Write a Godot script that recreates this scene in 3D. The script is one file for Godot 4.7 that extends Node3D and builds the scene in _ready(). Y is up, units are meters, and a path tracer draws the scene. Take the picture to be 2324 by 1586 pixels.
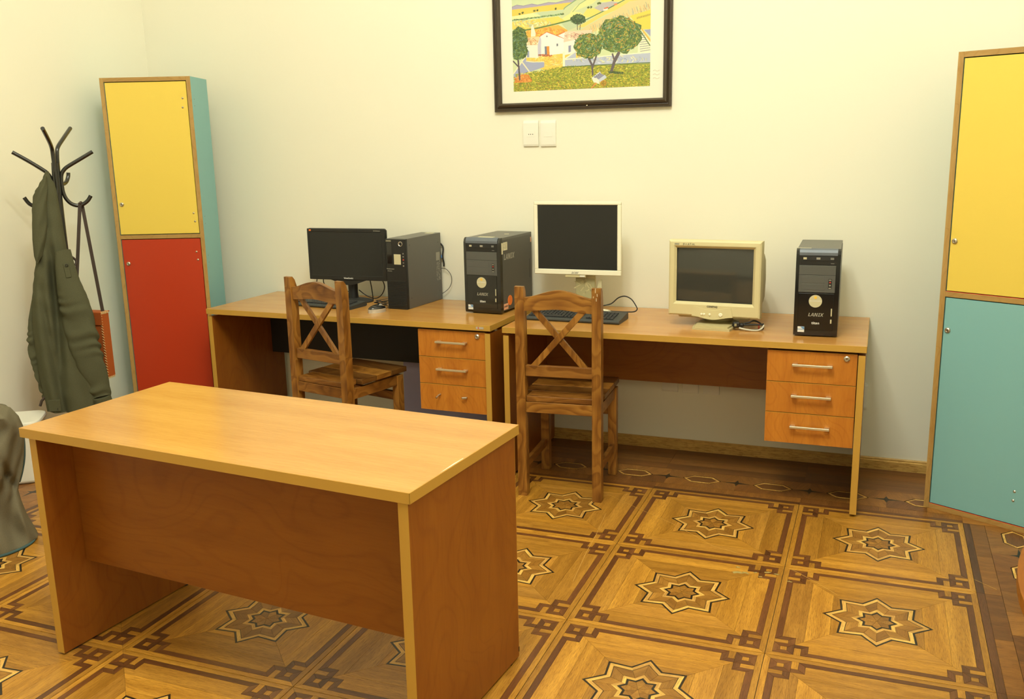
extends Node3D
# A study room: two computer desks along a cream wall, a plain desk in front, lockers, coat rack and marquetry parquet.

# ------------------------------------------------------------------ mesh builder
class G:
	var v := PackedVector3Array()
	var n := PackedVector3Array()
	var uv := PackedVector2Array()
	func tri(a: Vector3, b: Vector3, c: Vector3, na: Vector3, nb: Vector3, nc: Vector3, ua := Vector2.ZERO, ub := Vector2.ZERO, uc := Vector2.ZERO) -> void:
		if (b - a).cross(c - a).dot(na + nb + nc) > 0.0:
			v.append(a); v.append(c); v.append(b)
			n.append(na); n.append(nc); n.append(nb)
			uv.append(ua); uv.append(uc); uv.append(ub)
		else:
			v.append(a); v.append(b); v.append(c)
			n.append(na); n.append(nb); n.append(nc)
			uv.append(ua); uv.append(ub); uv.append(uc)
	func face(p: Array, nn: Vector3, u: Array = []) -> void:
		for i in range(1, p.size() - 1):
			if u.size():
				tri(p[0], p[i], p[i + 1], nn, nn, nn, u[0], u[i], u[i + 1])
			else:
				tri(p[0], p[i], p[i + 1], nn, nn, nn)
	func quad(p: Array, m: Array) -> void:
		tri(p[0], p[1], p[2], m[0], m[1], m[2])
		tri(p[0], p[2], p[3], m[0], m[2], m[3])
	# box with rounded (chamfered, smoothly shaded) edges
	func box(c: Vector3, s: Vector3, b := 0.0, q := Basis()) -> void:
		var h := s * 0.5
		b = minf(b, minf(h.x, minf(h.y, h.z)) * 0.95)
		for ax in 3:
			var i := (ax + 1) % 3
			var j := (ax + 2) % 3
			for sg in [-1.0, 1.0]:
				var nn := Vector3()
				nn[ax] = sg
				var ps := []
				var us := []
				for k in [[-1, -1], [1, -1], [1, 1], [-1, 1]]:
					var p := Vector3()
					p[ax] = sg * h[ax]
					p[i] = k[0] * (h[i] - b)
					p[j] = k[1] * (h[j] - b)
					ps.append(c + q * p)
					us.append(Vector2(k[0] * 0.5 + 0.5, k[1] * 0.5 + 0.5))
				face(ps, q * nn, us)
		if b <= 0.0:
			return
		for ax in 3:
			var i := (ax + 1) % 3
			var j := (ax + 2) % 3
			for si in [-1.0, 1.0]:
				for sj in [-1.0, 1.0]:
					var ps := []
					var ns := []
					for k in [[-1.0, 0], [1.0, 0], [1.0, 1], [-1.0, 1]]:
						var p := Vector3()
						var m := Vector3()
						p[ax] = k[0] * (h[ax] - b)
						if k[1] == 0:
							p[i] = si * h[i]; p[j] = sj * (h[j] - b); m[i] = si
						else:
							p[i] = si * (h[i] - b); p[j] = sj * h[j]; m[j] = sj
						ps.append(c + q * p)
						ns.append(q * m)
					quad(ps, ns)
		for sx in [-1.0, 1.0]:
			for sy in [-1.0, 1.0]:
				for sz in [-1.0, 1.0]:
					tri(c + q * Vector3(sx * h.x, sy * (h.y - b), sz * (h.z - b)), c + q * Vector3(sx * (h.x - b), sy * h.y, sz * (h.z - b)), c + q * Vector3(sx * (h.x - b), sy * (h.y - b), sz * h.z), q * Vector3(sx, 0, 0), q * Vector3(0, sy, 0), q * Vector3(0, 0, sz))
	func bx(x0: float, x1: float, y0: float, y1: float, z0: float, z1: float, b := 0.0) -> void:
		box(Vector3(x0 + x1, y0 + y1, z0 + z1) * 0.5, Vector3(absf(x1 - x0), absf(y1 - y0), absf(z1 - z0)), b)
	# tube along a path; r is a number or one radius per point
	func tube(pts: Array, r, sides := 8, caps := true) -> void:
		if pts.size() > 3 and not r is Array:
			var fine := []
			for i in pts.size() - 1:
				for k in 5:
					var p: Vector3 = pts[i]
					fine.append(p.cubic_interpolate(pts[i + 1], pts[maxi(i - 1, 0)], pts[mini(i + 2, pts.size() - 1)], k / 5.0))
			fine.append(pts[-1])
			pts = fine
		var rows := []
		var t0: Vector3 = (pts[1] - pts[0]).normalized()
		var side: Vector3 = t0.cross(Vector3.UP if absf(t0.y) < 0.9 else Vector3.RIGHT).normalized()
		for i in pts.size():
			var t: Vector3 = (pts[mini(i + 1, pts.size() - 1)] - pts[maxi(i - 1, 0)]).normalized()
			side = (side - t * side.dot(t)).normalized()
			var up: Vector3 = t.cross(side)
			var rr: float = r[i] if r is Array else r
			var row := []
			for k in sides:
				var a := TAU * k / sides
				row.append([pts[i] + (side * cos(a) + up * sin(a)) * rr, side * cos(a) + up * sin(a)])
			rows.append(row)
		for i in rows.size() - 1:
			for k in sides:
				var k2: int = (k + 1) % sides
				quad([rows[i][k][0], rows[i][k2][0], rows[i + 1][k2][0], rows[i + 1][k][0]], [rows[i][k][1], rows[i][k2][1], rows[i + 1][k2][1], rows[i + 1][k][1]])
		if caps:
			face(rows[0].map(func(e): return e[0]), -t0)
			face(rows[-1].map(func(e): return e[0]), (pts[-1] - pts[-2]).normalized())
	func rod(a: Vector3, b: Vector3, r: float, sides := 12) -> void:
		tube([a, b], r, sides)
	# turned shape: profile of Vector2(radius, height) round the axis y of xf
	func lathe(prof: Array, sides := 24, xf := Transform3D()) -> void:
		for i in prof.size() - 1:
			var p: Vector2 = prof[i]
			var q: Vector2 = prof[i + 1]
			var d := (q - p).normalized()
			var nr := Vector2(d.y, -d.x)
			for k in sides:
				var a := TAU * k / sides
				var b := TAU * (k + 1) / sides
				var na := xf.basis * Vector3(cos(a) * nr.x, nr.y, sin(a) * nr.x)
				var nb := xf.basis * Vector3(cos(b) * nr.x, nr.y, sin(b) * nr.x)
				var pts := [xf * Vector3(cos(a) * p.x, p.y, sin(a) * p.x), xf * Vector3(cos(b) * p.x, p.y, sin(b) * p.x), xf * Vector3(cos(b) * q.x, q.y, sin(b) * q.x), xf * Vector3(cos(a) * q.x, q.y, sin(a) * q.x)]
				quad(pts, [na, nb, nb, na])
	# polygon in the xy plane pushed out along z from 0 to depth
	func extr(poly: PackedVector2Array, depth: float, xf := Transform3D(), uvs := Transform2D()) -> void:
		var idx := Geometry2D.triangulate_polygon(poly)
		var nz := (xf.basis * Vector3(0, 0, 1)).normalized()
		for s in [0.0, depth]:
			for i in range(0, idx.size(), 3):
				var ps := []
				var us := []
				for k in 3:
					var p := poly[idx[i + k]]
					ps.append(xf * Vector3(p.x, p.y, s))
					us.append(uvs * p)
				face(ps, nz * (1.0 if (s > 0.0) == (depth > 0.0) else -1.0), us)
		var cw := Geometry2D.is_polygon_clockwise(poly)
		for i in poly.size():
			var a := poly[i]
			var b := poly[(i + 1) % poly.size()]
			var d := (b - a).normalized()
			var nn := xf.basis * (Vector3(d.y, -d.x, 0) * (-1.0 if cw else 1.0))
			var us := []
			for p in [a, b, b, a]:
				us.append(uvs * p)
			face([xf * Vector3(a.x, a.y, 0), xf * Vector3(b.x, b.y, 0), xf * Vector3(b.x, b.y, depth), xf * Vector3(a.x, a.y, depth)], nn.normalized(), us)
	# smooth surface through rows of points
	func surf(rows: Array, closed := false, flip := 1.0) -> void:
		var w: int = rows[0].size()
		var hgt := rows.size()
		var ns := []
		for i in hgt:
			var line := []
			for k in w:
				var kl: int = (k - 1 + w) % w if closed else maxi(k - 1, 0)
				var kr: int = (k + 1) % w if closed else mini(k + 1, w - 1)
				var du: Vector3 = rows[i][kr] - rows[i][kl]
				var dv: Vector3 = rows[mini(i + 1, hgt - 1)][k] - rows[maxi(i - 1, 0)][k]
				line.append((du.cross(dv) * flip).normalized())
			ns.append(line)
		for i in hgt - 1:
			for k in (w if closed else w - 1):
				var k2: int = (k + 1) % w
				quad([rows[i][k], rows[i][k2], rows[i + 1][k2], rows[i + 1][k]], [ns[i][k], ns[i][k2], ns[i + 1][k2], ns[i + 1][k]])
	func mesh(m: Material) -> ArrayMesh:
		var a := []
		a.resize(Mesh.ARRAY_MAX)
		a[Mesh.ARRAY_VERTEX] = v
		a[Mesh.ARRAY_NORMAL] = n
		a[Mesh.ARRAY_TEX_UV] = uv
		var am := ArrayMesh.new()
		am.add_surface_from_arrays(Mesh.PRIMITIVE_TRIANGLES, a)
		if m:
			am.surface_set_material(0, m)
		return am

const LAMP := 2.9
const EXPOSURE := 0.56

# ------------------------------------------------------------------ the scene
func _ready() -> void:
	rng.seed = 1
	var cam := Camera3D.new()
	cam.name = "camera"
	cam.fov = 40.828
	cam.near = 0.05
	cam.far = 60.0
	cam.transform = Transform3D(Basis(Vector3(0.93217968, -0.02118989, -0.3613752), Vector3(-0.05850999, 0.97633935, -0.20817793), Vector3(0.3572361, 0.2152033, 0.90888388)), Vector3(0.930264, 1.6102, 4.7507208))
	add_child(cam)
	cam.current = true
	var we := WorldEnvironment.new()
	var e := Environment.new()
	e.background_mode = Environment.BG_COLOR
	e.background_color = Color(0.02, 0.02, 0.02)
	e.tonemap_mode = Environment.TONE_MAPPER_LINEAR
	e.tonemap_exposure = EXPOSURE
	e.sdfgi_enabled = true
	e.ssao_enabled = true
	e.ssil_enabled = true
	we.environment = e
	add_child(we)
	make_materials()
	chandelier(Vector3(0.10, 4.15, 3.35), "brass ceiling chandelier with five glowing globes above the plain desk")
	build_room()
	build_floor()
	build_desks()
	build_lockers()
	build_chairs()
	build_electronics()
	build_wall_things()
	build_corner()

# ------------------------------------------------------------------ nodes
var taken := {}
var M := {}
var rng := RandomNumberGenerator.new()

func numbered(called: String) -> String:
	var k: int = taken.get(called, 0)
	taken[called] = k + 1
	return called if k == 0 else "%s_%03d" % [called, k]

func tag(o: Node, label: String, category: String, group := "") -> void:
	o.set_meta("label", label)
	o.set_meta("category", category)
	if group:
		o.set_meta("group", group)

func thing(called: String, label: String, category: String, at := Vector3.ZERO, yaw := 0.0, group := "") -> Node3D:
	var o := Node3D.new()
	o.name = numbered(called)
	add_child(o)
	o.position = at
	o.rotation.y = yaw
	tag(o, label, category, group)
	return o

func part(parent: Node, called: String, g: G, m: Material, label := "") -> MeshInstance3D:
	var o := MeshInstance3D.new()
	o.mesh = g.mesh(m)
	o.name = called
	parent.add_child(o, true)
	if label:
		o.set_meta("label", label)
	return o

func struct(called: String, g: G, m: Material) -> MeshInstance3D:
	var o := part(self, called, g, m)
	o.set_meta("kind", "structure")
	return o

func lettering(parent: Node, called: String, text: String, height: float, xf: Transform3D, m: Material, slant := 0.0, fam := "Droid Sans", depth := 0.0006, weight := 700) -> void:
	var t := TextMesh.new()
	var f := SystemFont.new()
	f.font_names = PackedStringArray([fam])
	f.font_weight = weight
	t.font = f
	t.text = text
	t.font_size = 24
	t.pixel_size = height / 24.0 * 1.35
	t.depth = depth
	t.curve_step = 2.0
	t.material = m
	var o := MeshInstance3D.new()
	o.mesh = t
	o.name = called
	parent.add_child(o, true)
	o.transform = xf * Transform3D(Basis(Vector3(1, 0, 0), Vector3(slant, 1, 0), Vector3(0, 0, 1)), Vector3.ZERO)

# ------------------------------------------------------------------ materials
func mat(col: Color, rough := 0.6, metal := 0.0, spec := 0.5) -> StandardMaterial3D:
	var m := StandardMaterial3D.new()
	m.albedo_color = col
	m.roughness = rough
	m.metallic = metal
	m.metallic_specular = spec
	return m

func c8(r: int, g: int, b: int) -> Color:
	return Color8(r, g, b)

func noise_bytes(w: int, h: int, nw: int, nh: int, freq: float, sd: int, oct := 3) -> PackedByteArray:
	var f := FastNoiseLite.new()
	f.noise_type = FastNoiseLite.TYPE_SIMPLEX_SMOOTH
	f.seed = sd
	f.frequency = freq
	f.fractal_octaves = oct
	var im := f.get_seamless_image(nw, nh)
	im.convert(Image.FORMAT_L8)
	if nw != w or nh != h:
		im.resize(w, h, Image.INTERPOLATE_CUBIC)
	return im.get_data()

# wood tones: white = the material's own colour; grain runs along u
func wood_image(kind: String, sd: int) -> Image:
	var w := 512
	var h := 512
	var a := noise_bytes(w, h, 16, 256, 0.03, sd, 3)
	var b := noise_bytes(w, h, 48, 512, 0.11, sd + 1, 2)
	var p := noise_bytes(w, h, 44, 512, 0.30, sd + 2, 1)
	var d := noise_bytes(w, h, 64, 128, 0.022, sd + 3, 2)
	var out := PackedByteArray()
	out.resize(w * h * 3)
	for i in w * h:
		var y := i / w
		var A := a[i] / 255.0 - 0.5
		var B := b[i] / 255.0 - 0.5
		var P := p[i] / 255.0
		var D := d[i] / 255.0
		var t := 0.0   # 0 light .. 1 dark
		if kind == "oak":
			t = clampf(0.38 + 0.55 * A + 0.35 * B + (0.45 if P < 0.30 else 0.0), 0.0, 1.0)
			out[i * 3] = int(255 * (1.0 - 0.30 * t)); out[i * 3 + 1] = int(255 * (1.0 - 0.36 * t)); out[i * 3 + 2] = int(255 * (1.0 - 0.46 * t))
		elif kind == "cherry" or kind == "beech":
			var ring := sin((y / float(h) * 10.0 + D * 5.0) * TAU) if kind == "cherry" else 0.0
			t = clampf(0.35 + 0.30 * A + 0.20 * B + 0.20 * pow(maxf(ring, 0.0), 4.0) + (0.10 if P < 0.28 else 0.0), 0.0, 1.0)
			out[i * 3] = int(255 * (1.0 - 0.20 * t)); out[i * 3 + 1] = int(255 * (1.0 - 0.30 * t)); out[i * 3 + 2] = int(255 * (1.0 - 0.42 * t))
		else:
			var q := fposmod(y / float(h) * 6.0 + D * 3.0, 1.0)
			t = clampf((pow(q, 1.5) if q < 0.86 else (1.0 - q) * 5.6) * 0.62 + 0.10 + 0.50 * A + 0.28 * B + (D - 0.5) * 0.5, 0.0, 1.0)
			out[i * 3] = int(255 * (1.0 - 0.40 * t)); out[i * 3 + 1] = int(255 * (1.0 - 0.50 * t)); out[i * 3 + 2] = int(255 * (1.0 - 0.62 * t))
	return Image.create_from_data(w, h, false, Image.FORMAT_RGB8, out)

var tex := {}
func wood(col: Color, key: String, rough: float, scale: float, offset := Vector3.ZERO, tri := true, coat := 0.0) -> StandardMaterial3D:
	var m := mat(col, rough)
	m.albedo_texture = tex[key]
	m.uv1_triplanar = tri
	m.uv1_triplanar_sharpness = 8.0
	m.uv1_scale = Vector3(scale, scale, scale)
	m.uv1_offset = offset
	if coat > 0.0:
		m.clearcoat_enabled = true
		m.clearcoat = coat
		m.clearcoat_roughness = 0.12
	return m

func make_materials() -> void:
	for k in ["oak", "cherry", "beech", "pine"]:
		var im := wood_image(k, 11 + k.length() * 7)
		tex[k + "_h"] = ImageTexture.create_from_image(im)
		var im2: Image = im.duplicate()
		im2.rotate_90(CLOCKWISE)
		tex[k + "_v"] = ImageTexture.create_from_image(im2)
	# plaster relief
	var pl := FastNoiseLite.new()
	pl.seed = 5
	pl.frequency = 0.02
	pl.fractal_octaves = 5
	var pim := pl.get_seamless_image(512, 512)
	pim.convert(Image.FORMAT_RGBA8)
	pim.bump_map_to_normal_map(2.0)
	M.wall = mat(c8(236, 231, 211), 0.75, 0.0, 0.35)
	M.wall.normal_enabled = true
	M.wall.normal_texture = ImageTexture.create_from_image(pim)
	M.wall.normal_scale = 0.10
	M.wall.uv1_triplanar = true
	M.wall.uv1_world_triplanar = true
	M.wall.uv1_scale = Vector3(0.8, 0.8, 0.8)
	M.ceiling = mat(c8(244, 240, 228), 0.85)
	# desks
	M.top = wood(c8(206, 155, 80), "beech_h", 0.20, 1.1, Vector3(0.3, 0.1, 0.2))
	M.top2 = wood(c8(208, 155, 84), "beech_h", 0.20, 1.1, Vector3(0.8, 0.6, 0.45))
	M.panel = wood(c8(154, 92, 26), "cherry_v", 0.38, 0.9, Vector3(0.1, 0.3, 0.6))
	M.panel_h = wood(c8(150, 92, 30), "cherry_h", 0.38, 0.9, Vector3(0.4, 0.15, 0.3))
	M.drawer = wood(c8(206, 134, 46), "cherry_v", 0.34, 1.4, Vector3(0.7, 0.2, 0.1))
	M.drawer2 = wood(c8(202, 130, 44), "cherry_v", 0.34, 1.4, Vector3(0.25, 0.5, 0.8))
	M.edge = mat(c8(190, 146, 60), 0.45)
	M.black_board = mat(c8(26, 25, 24), 0.6)
	M.metal = mat(c8(222, 214, 190), 0.32, 0.85)
	M.steel = mat(c8(196, 188, 170), 0.28, 0.9)
	M.dark_hole = mat(c8(20, 18, 15), 0.7)
	M.grey_plastic = mat(c8(120, 118, 110), 0.5)
	# chairs
	M.pine_v = wood(c8(162, 111, 46), "pine_v", 0.36, 2.2, Vector3(0.15, 0.4, 0.6))
	M.pine_v2 = wood(c8(152, 103, 41), "pine_v", 0.36, 2.2, Vector3(0.6, 0.1, 0.25))
	M.pine_h = wood(c8(166, 115, 48), "pine_h", 0.36, 2.0, Vector3(0.3, 0.7, 0.2))
	M.pine_h2 = wood(c8(148, 99, 41), "pine_h", 0.36, 2.0, Vector3(0.75, 0.2, 0.55))
	M.pine_seat = wood(c8(118, 79, 35), "pine_h", 0.34, 1.8, Vector3(0.5, 0.35, 0.1))
	M.pine_worn = mat(c8(206, 186, 150), 0.7)
	# lockers
	M.locker_edge = wood(c8(188, 154, 90), "cherry_v", 0.5, 2.0)
	M.locker_edge_h = wood(c8(184, 150, 86), "cherry_h", 0.5, 2.0)
	M.yellow = mat(c8(230, 200, 84), 0.42)
	M.red = mat(c8(182, 54, 19), 0.42)
	M.blue = mat(c8(128, 180, 180), 0.45)
	M.red_line = mat(c8(206, 66, 40), 0.5)
	# electronics
	M.black_gloss = mat(c8(16, 16, 17), 0.10, 0.0, 0.6)
	M.black = mat(c8(26, 26, 26), 0.42)
	M.black_soft = mat(c8(34, 34, 33), 0.6)
	M.case_grey = mat(c8(98, 96, 90), 0.42, 0.15)
	M.case_dark = mat(c8(82, 80, 74), 0.46, 0.1)
	M.bezel_grey = mat(c8(84, 84, 80), 0.45)
	M.chrome_blue = mat(c8(104, 110, 118), 0.5, 0.3)
	M.screen = mat(c8(40, 40, 38), 0.35, 0.0, 0.4)
	M.crt_glass = mat(c8(62, 62, 56), 0.06, 0.0, 0.55)
	M.beige = mat(c8(208, 196, 150), 0.48)
	M.beige_dark = mat(c8(190, 176, 130), 0.5)
	M.white_plastic = mat(c8(234, 230, 216), 0.4)
	M.ivory = mat(c8(240, 234, 208), 0.45)
	M.silver = mat(c8(206, 204, 196), 0.3, 0.55)
	M.key = mat(c8(48, 48, 48), 0.5)
	M.kb = mat(c8(58, 60, 58), 0.5)
	M.ink = mat(c8(40, 38, 36), 0.6)
	M.print_white = mat(c8(226, 224, 216), 0.5)
	M.print_silver = mat(c8(156, 152, 138), 0.45, 0.2)
	M.sticker_grey = mat(c8(196, 188, 152), 0.45)
	M.sticker_yellow = mat(c8(236, 190, 60), 0.45)
	M.sticker_orange = mat(c8(228, 118, 44), 0.5)
	M.sticker_pink = mat(c8(226, 168, 132), 0.55)
	M.sticker_paper = mat(c8(226, 216, 180), 0.6)
	M.sticker_blue = mat(c8(96, 138, 184), 0.45)
	M.red_plug = mat(c8(180, 60, 46), 0.5)
	M.cable = mat(c8(24, 23, 22), 0.55)
	M.cable_grey = mat(c8(196, 190, 170), 0.5)
	M.tape_note = mat(c8(216, 206, 178), 0.7)
	M.tape = mat(c8(160, 150, 110), 0.6)
	# painting, rack, cloth
	M.frame = mat(c8(62, 50, 36), 0.38)
	M.frame_line = mat(c8(104, 82, 50), 0.4)
	M.mat_board = mat(c8(232, 226, 206), 0.8)
	M.rack = mat(c8(26, 25, 22), 0.25, 0.0, 0.6)
	M.coat = cloth_mat(c8(94, 93, 70), 3)
	M.strap = mat(c8(58, 44, 34), 0.6)
	M.leather = cloth_mat(c8(186, 96, 46), 6)
	M.leather.roughness = 0.5
	M.stitch = mat(c8(226, 200, 140), 0.7)
	M.jacket = cloth_mat(c8(124, 115, 92), 8)
	M.lining = mat(c8(58, 86, 88), 0.8)
	M.lavender = mat(c8(186, 182, 222), 0.7)  # colour of the added board, cooler wall light painted in
	M.globe = mat(c8(255, 248, 230), 0.5)
	M.globe.emission_enabled = true
	M.globe.emission = c8(252, 252, 240)
	M.globe.emission_energy_multiplier = 4.0
	M.brass = mat(c8(190, 150, 80), 0.3, 0.9)

func cloth_mat(col: Color, sd: int) -> StandardMaterial3D:
	var m := mat(col, 0.9, 0.0, 0.2)
	var f := FastNoiseLite.new()
	f.seed = sd
	f.frequency = 0.35
	f.fractal_octaves = 2
	var im := f.get_seamless_image(256, 256)
	im.convert(Image.FORMAT_RGB8)
	var by := im.get_data()
	for i in by.size():
		by[i] = 205 + by[i] / 5 - (1 if by[i] > 254 else 0)
	m.albedo_texture = ImageTexture.create_from_image(Image.create_from_data(256, 256, false, Image.FORMAT_RGB8, by))
	m.uv1_triplanar = true
	m.uv1_scale = Vector3(3, 3, 3)
	return m

# ------------------------------------------------------------------ marquetry parquet
const SCRATCHES := [[[-0.2246, 0.7164], [-0.0227, 0.8633], [0.1856, 1.0042], [0.3819, 1.1749], [0.5273, 1.222]], [[-0.1238, 0.9776], [-0.0996, 1.2206], [-0.0881, 1.3985], [-0.0624, 1.6545]], [[0.6882, 1.2833], [0.7852, 1.367], [0.866, 1.4491]], [[1.317, 1.1488], [1.4005, 1.2243]]]
const PATCH := [[0.497, 1.382, 0.022], [0.532, 1.375, 0.014], [0.5, 1.335, 0.007], [0.57, 1.36, 0.008], [0.61, 1.345, 0.010], [0.648, 1.35, 0.009], [0.698, 1.396, 0.010], [0.59, 1.39, 0.007]]
const T := 0.6637
const FX := 0.0044   # a panel corner
const FZ := 0.6074   # back edge of the panelled field
var pieces := []      # one panel's pieces: {name, poly, dir, mat, lift}

func ngon_star(ro: float, ri: float) -> PackedVector2Array:
	var p := PackedVector2Array()
	for k in 16:
		var r := ro if k % 2 == 0 else ri
		p.append(Vector2(cos(TAU * k / 16.0), sin(TAU * k / 16.0)) * r)
	return p

func rect(x0: float, y0: float, x1: float, y1: float) -> PackedVector2Array:
	return PackedVector2Array([Vector2(x0, y0), Vector2(x1, y0), Vector2(x1, y1), Vector2(x0, y1)])

func add_piece(called: String, poly: PackedVector2Array, dir: Vector2, m: String, lift := 0.0, inset := 0.00035) -> void:
	var res := Geometry2D.offset_polygon(poly, -inset, Geometry2D.JOIN_MITER)
	for r in res:
		if r.size() >= 3 and not (res.size() > 1 and absf(area(r)) < 0.00005):
			pieces.append({"name": called, "poly": r, "dir": dir, "mat": m, "lift": lift})

func area(p: PackedVector2Array) -> float:
	var s := 0.0
	for i in p.size():
		s += p[i].cross(p[(i + 1) % p.size()])
	return s * 0.5

func cells(p: Array, org: Vector2, x: Vector2, y: Vector2) -> PackedVector2Array:
	var r := PackedVector2Array()
	for t in p:
		r.append(org + x * t[0] + y * t[1])
	return r

func design_panel() -> void:
	var h := T * 0.5 - 0.0008
	var e := 0.030 * T       # light edge strip
	var w := 0.0325 * T      # dark strip and key cell
	var R1 := 0.265 * T      # star, outer tip
	var k := 0.725           # valley to tip
	var rot := [Vector2(1, 0), Vector2(0, 1), Vector2(-1, 0), Vector2(0, -1)]
	var a := h - e           # inner edge of the strip
	for s in 4:
		var x: Vector2 = rot[s]
		var y: Vector2 = rot[(s + 1) % 4]
		# edge strip on the side facing -y of this turn, mitred
		add_piece("edge_strip", PackedVector2Array([(x * (-h) + y * (-h)), (x * (h) + y * (-h)), (x * (a) + y * (-a)), (x * (-a) + y * (-a))]), x, "oak")
		# dark strip between the two corner keys
		add_piece("dark_strip", PackedVector2Array([(x * (-a + 4 * w) + y * (-a)), (x * (a - 4 * w) + y * (-a)), (x * (a - 5 * w) + y * (-a + w)), (x * (-a + 5 * w) + y * (-a + w))]), x, "brown", 0.0001)
		# corner key at (-a, -a), cells of w
		var org := x * -a + y * -a
		add_piece("key_segment", cells([[0, 0], [3, 0], [2, 1], [1, 1]], org, x * w, y * w), x, "brown2")
		add_piece("key_segment", cells([[0, 0], [1, 1], [1, 2], [0, 3]], org, x * w, y * w), y, "brown")
		add_piece("key_segment", cells([[3, 0], [3, 3], [2, 2], [2, 1]], org, x * w, y * w), y, "brown", 0.0001)
		add_piece("key_segment", cells([[0, 3], [1, 2], [2, 2], [3, 3]], org, x * w, y * w), x, "brown3")
		add_piece("key_inlay", cells([[1, 1], [2, 1], [2, 2], [1, 2]], org, x * w, y * w), x, "oak2")
		add_piece("key_segment", cells([[3, 2], [4, 2], [5, 3], [3, 3]], org, x * w, y * w), x, "brown2")
		add_piece("key_segment", cells([[4, 0], [5, 1], [5, 3], [4, 2]], org, x * w, y * w), y, "brown")
		add_piece("key_segment", cells([[2, 3], [3, 3], [3, 5], [2, 4]], org, x * w, y * w), y, "brown3")
		add_piece("key_segment", cells([[0, 4], [2, 4], [3, 5], [1, 5]], org, x * w, y * w), x, "brown2")
		add_piece("key_inlay", cells([[3, 0], [4, 0], [4, 2], [3, 2]], org, x * w, y * w), y, "oak")
		add_piece("key_inlay", cells([[0, 3], [2, 3], [2, 4], [0, 4]], org, x * w, y * w), x, "oak2")
	# field: four mitred quarters of boards round the star, minus keys
	var keys := []
	for s in 4:
		var x: Vector2 = rot[s]
		var y: Vector2 = rot[(s + 1) % 4]
		var r := PackedVector2Array()
		for t in [[0, 0], [5, 0], [5, 3], [3, 3], [3, 5], [0, 5]]:
			r.append(x * (-a + t[0] * w) + y * (-a + t[1] * w))
		keys.append(r)
	var star := ngon_star(R1, R1 * k)
	var b0 := a - w
	var boards := [b0, b0 * 0.76, b0 * 0.50, 0.0]
	for s in 4:
		var x: Vector2 = rot[s]
		var y: Vector2 = rot[(s + 1) % 4]
		for i in 3:
			var o: float = boards[i]
			var n: float = boards[i + 1]
			var quadp := PackedVector2Array([x * -o + y * -o, x * o + y * -o, x * n + y * -n, x * -n + y * -n])
			if n == 0.0:
				quadp = PackedVector2Array([x * -o + y * -o, x * o + y * -o, Vector2.ZERO])
			var left := [quadp]
			for cut in keys + [star]:
				var nxt := []
				for l in left:
					for r in Geometry2D.clip_polygons(l, cut):
						if r.size() >= 3 and absf(area(r)) > 0.0001:
							nxt.append(r)
				left = nxt
			for l in left:
				add_piece("field_board", l, x, ["oak", "oak2", "oak3"][(i + s) % 3], 0.0)
	# the star: dark outline, light strips, grained points, inner star
	ring_piece("star_outline", R1, R1 * 0.940, k, "ebony")
	strip_pieces("star_strip", R1 * 0.940, R1 * 0.825, k, "maple")
	ring_piece("star_outline", R1 * 0.825, R1 * 0.810, k, "ebony")
	var so := R1 * 0.810
	var si := R1 * 0.480
	for t in 16:
		var A := Vector2.from_angle(TAU * t / 16.0)
		var B := Vector2.from_angle(TAU * (t + 1) / 16.0)
		var ka := 1.0 if t % 2 == 0 else k
		var kb := k if t % 2 == 0 else 1.0
		add_piece("star_point", PackedVector2Array([A * so * ka, B * so * kb, B * si * kb, A * si * ka]), (B * kb - A * ka).normalized(), ["walnut", "walnut2", "walnut3"][(t * 7) % 3])
	strip_pieces("star_strip", si, R1 * 0.375, k, "maple")
	ring_piece("star_outline", R1 * 0.375, R1 * 0.310, k, "ebony")
	for t in 8:
		var c0 := R1 * 0.310
		var A := Vector2.from_angle(TAU * (t - 0.5) / 8.0) * c0 * k
		var B := Vector2.from_angle(TAU * t / 8.0) * c0
		var C := Vector2.from_angle(TAU * (t + 0.5) / 8.0) * c0 * k
		add_piece("star_heart", PackedVector2Array([Vector2.ZERO, A, B, C]), B.normalized().orthogonal(), ["walnut3", "walnut"][t % 2])

func strip_pieces(called: String, o: float, i: float, k: float, m: String) -> void:
	for t in 16:
		var A := Vector2.from_angle(TAU * t / 16.0)
		var B := Vector2.from_angle(TAU * (t + 1) / 16.0)
		var ka := 1.0 if t % 2 == 0 else k
		var kb := k if t % 2 == 0 else 1.0
		add_piece(called, PackedVector2Array([A * o * ka, B * o * kb, B * i * kb, A * i * ka]), (B * kb - A * ka).normalized(), m, 0.0001, 0.0001)

func ring_piece(called: String, o: float, i: float, k: float, m: String) -> void:
	# one inlaid line: sixteen mitred lengths kept as one piece
	pieces.append({"name": called, "ring": [o, i, k], "dir": Vector2(1, 0), "mat": m, "lift": 0.0})

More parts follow.
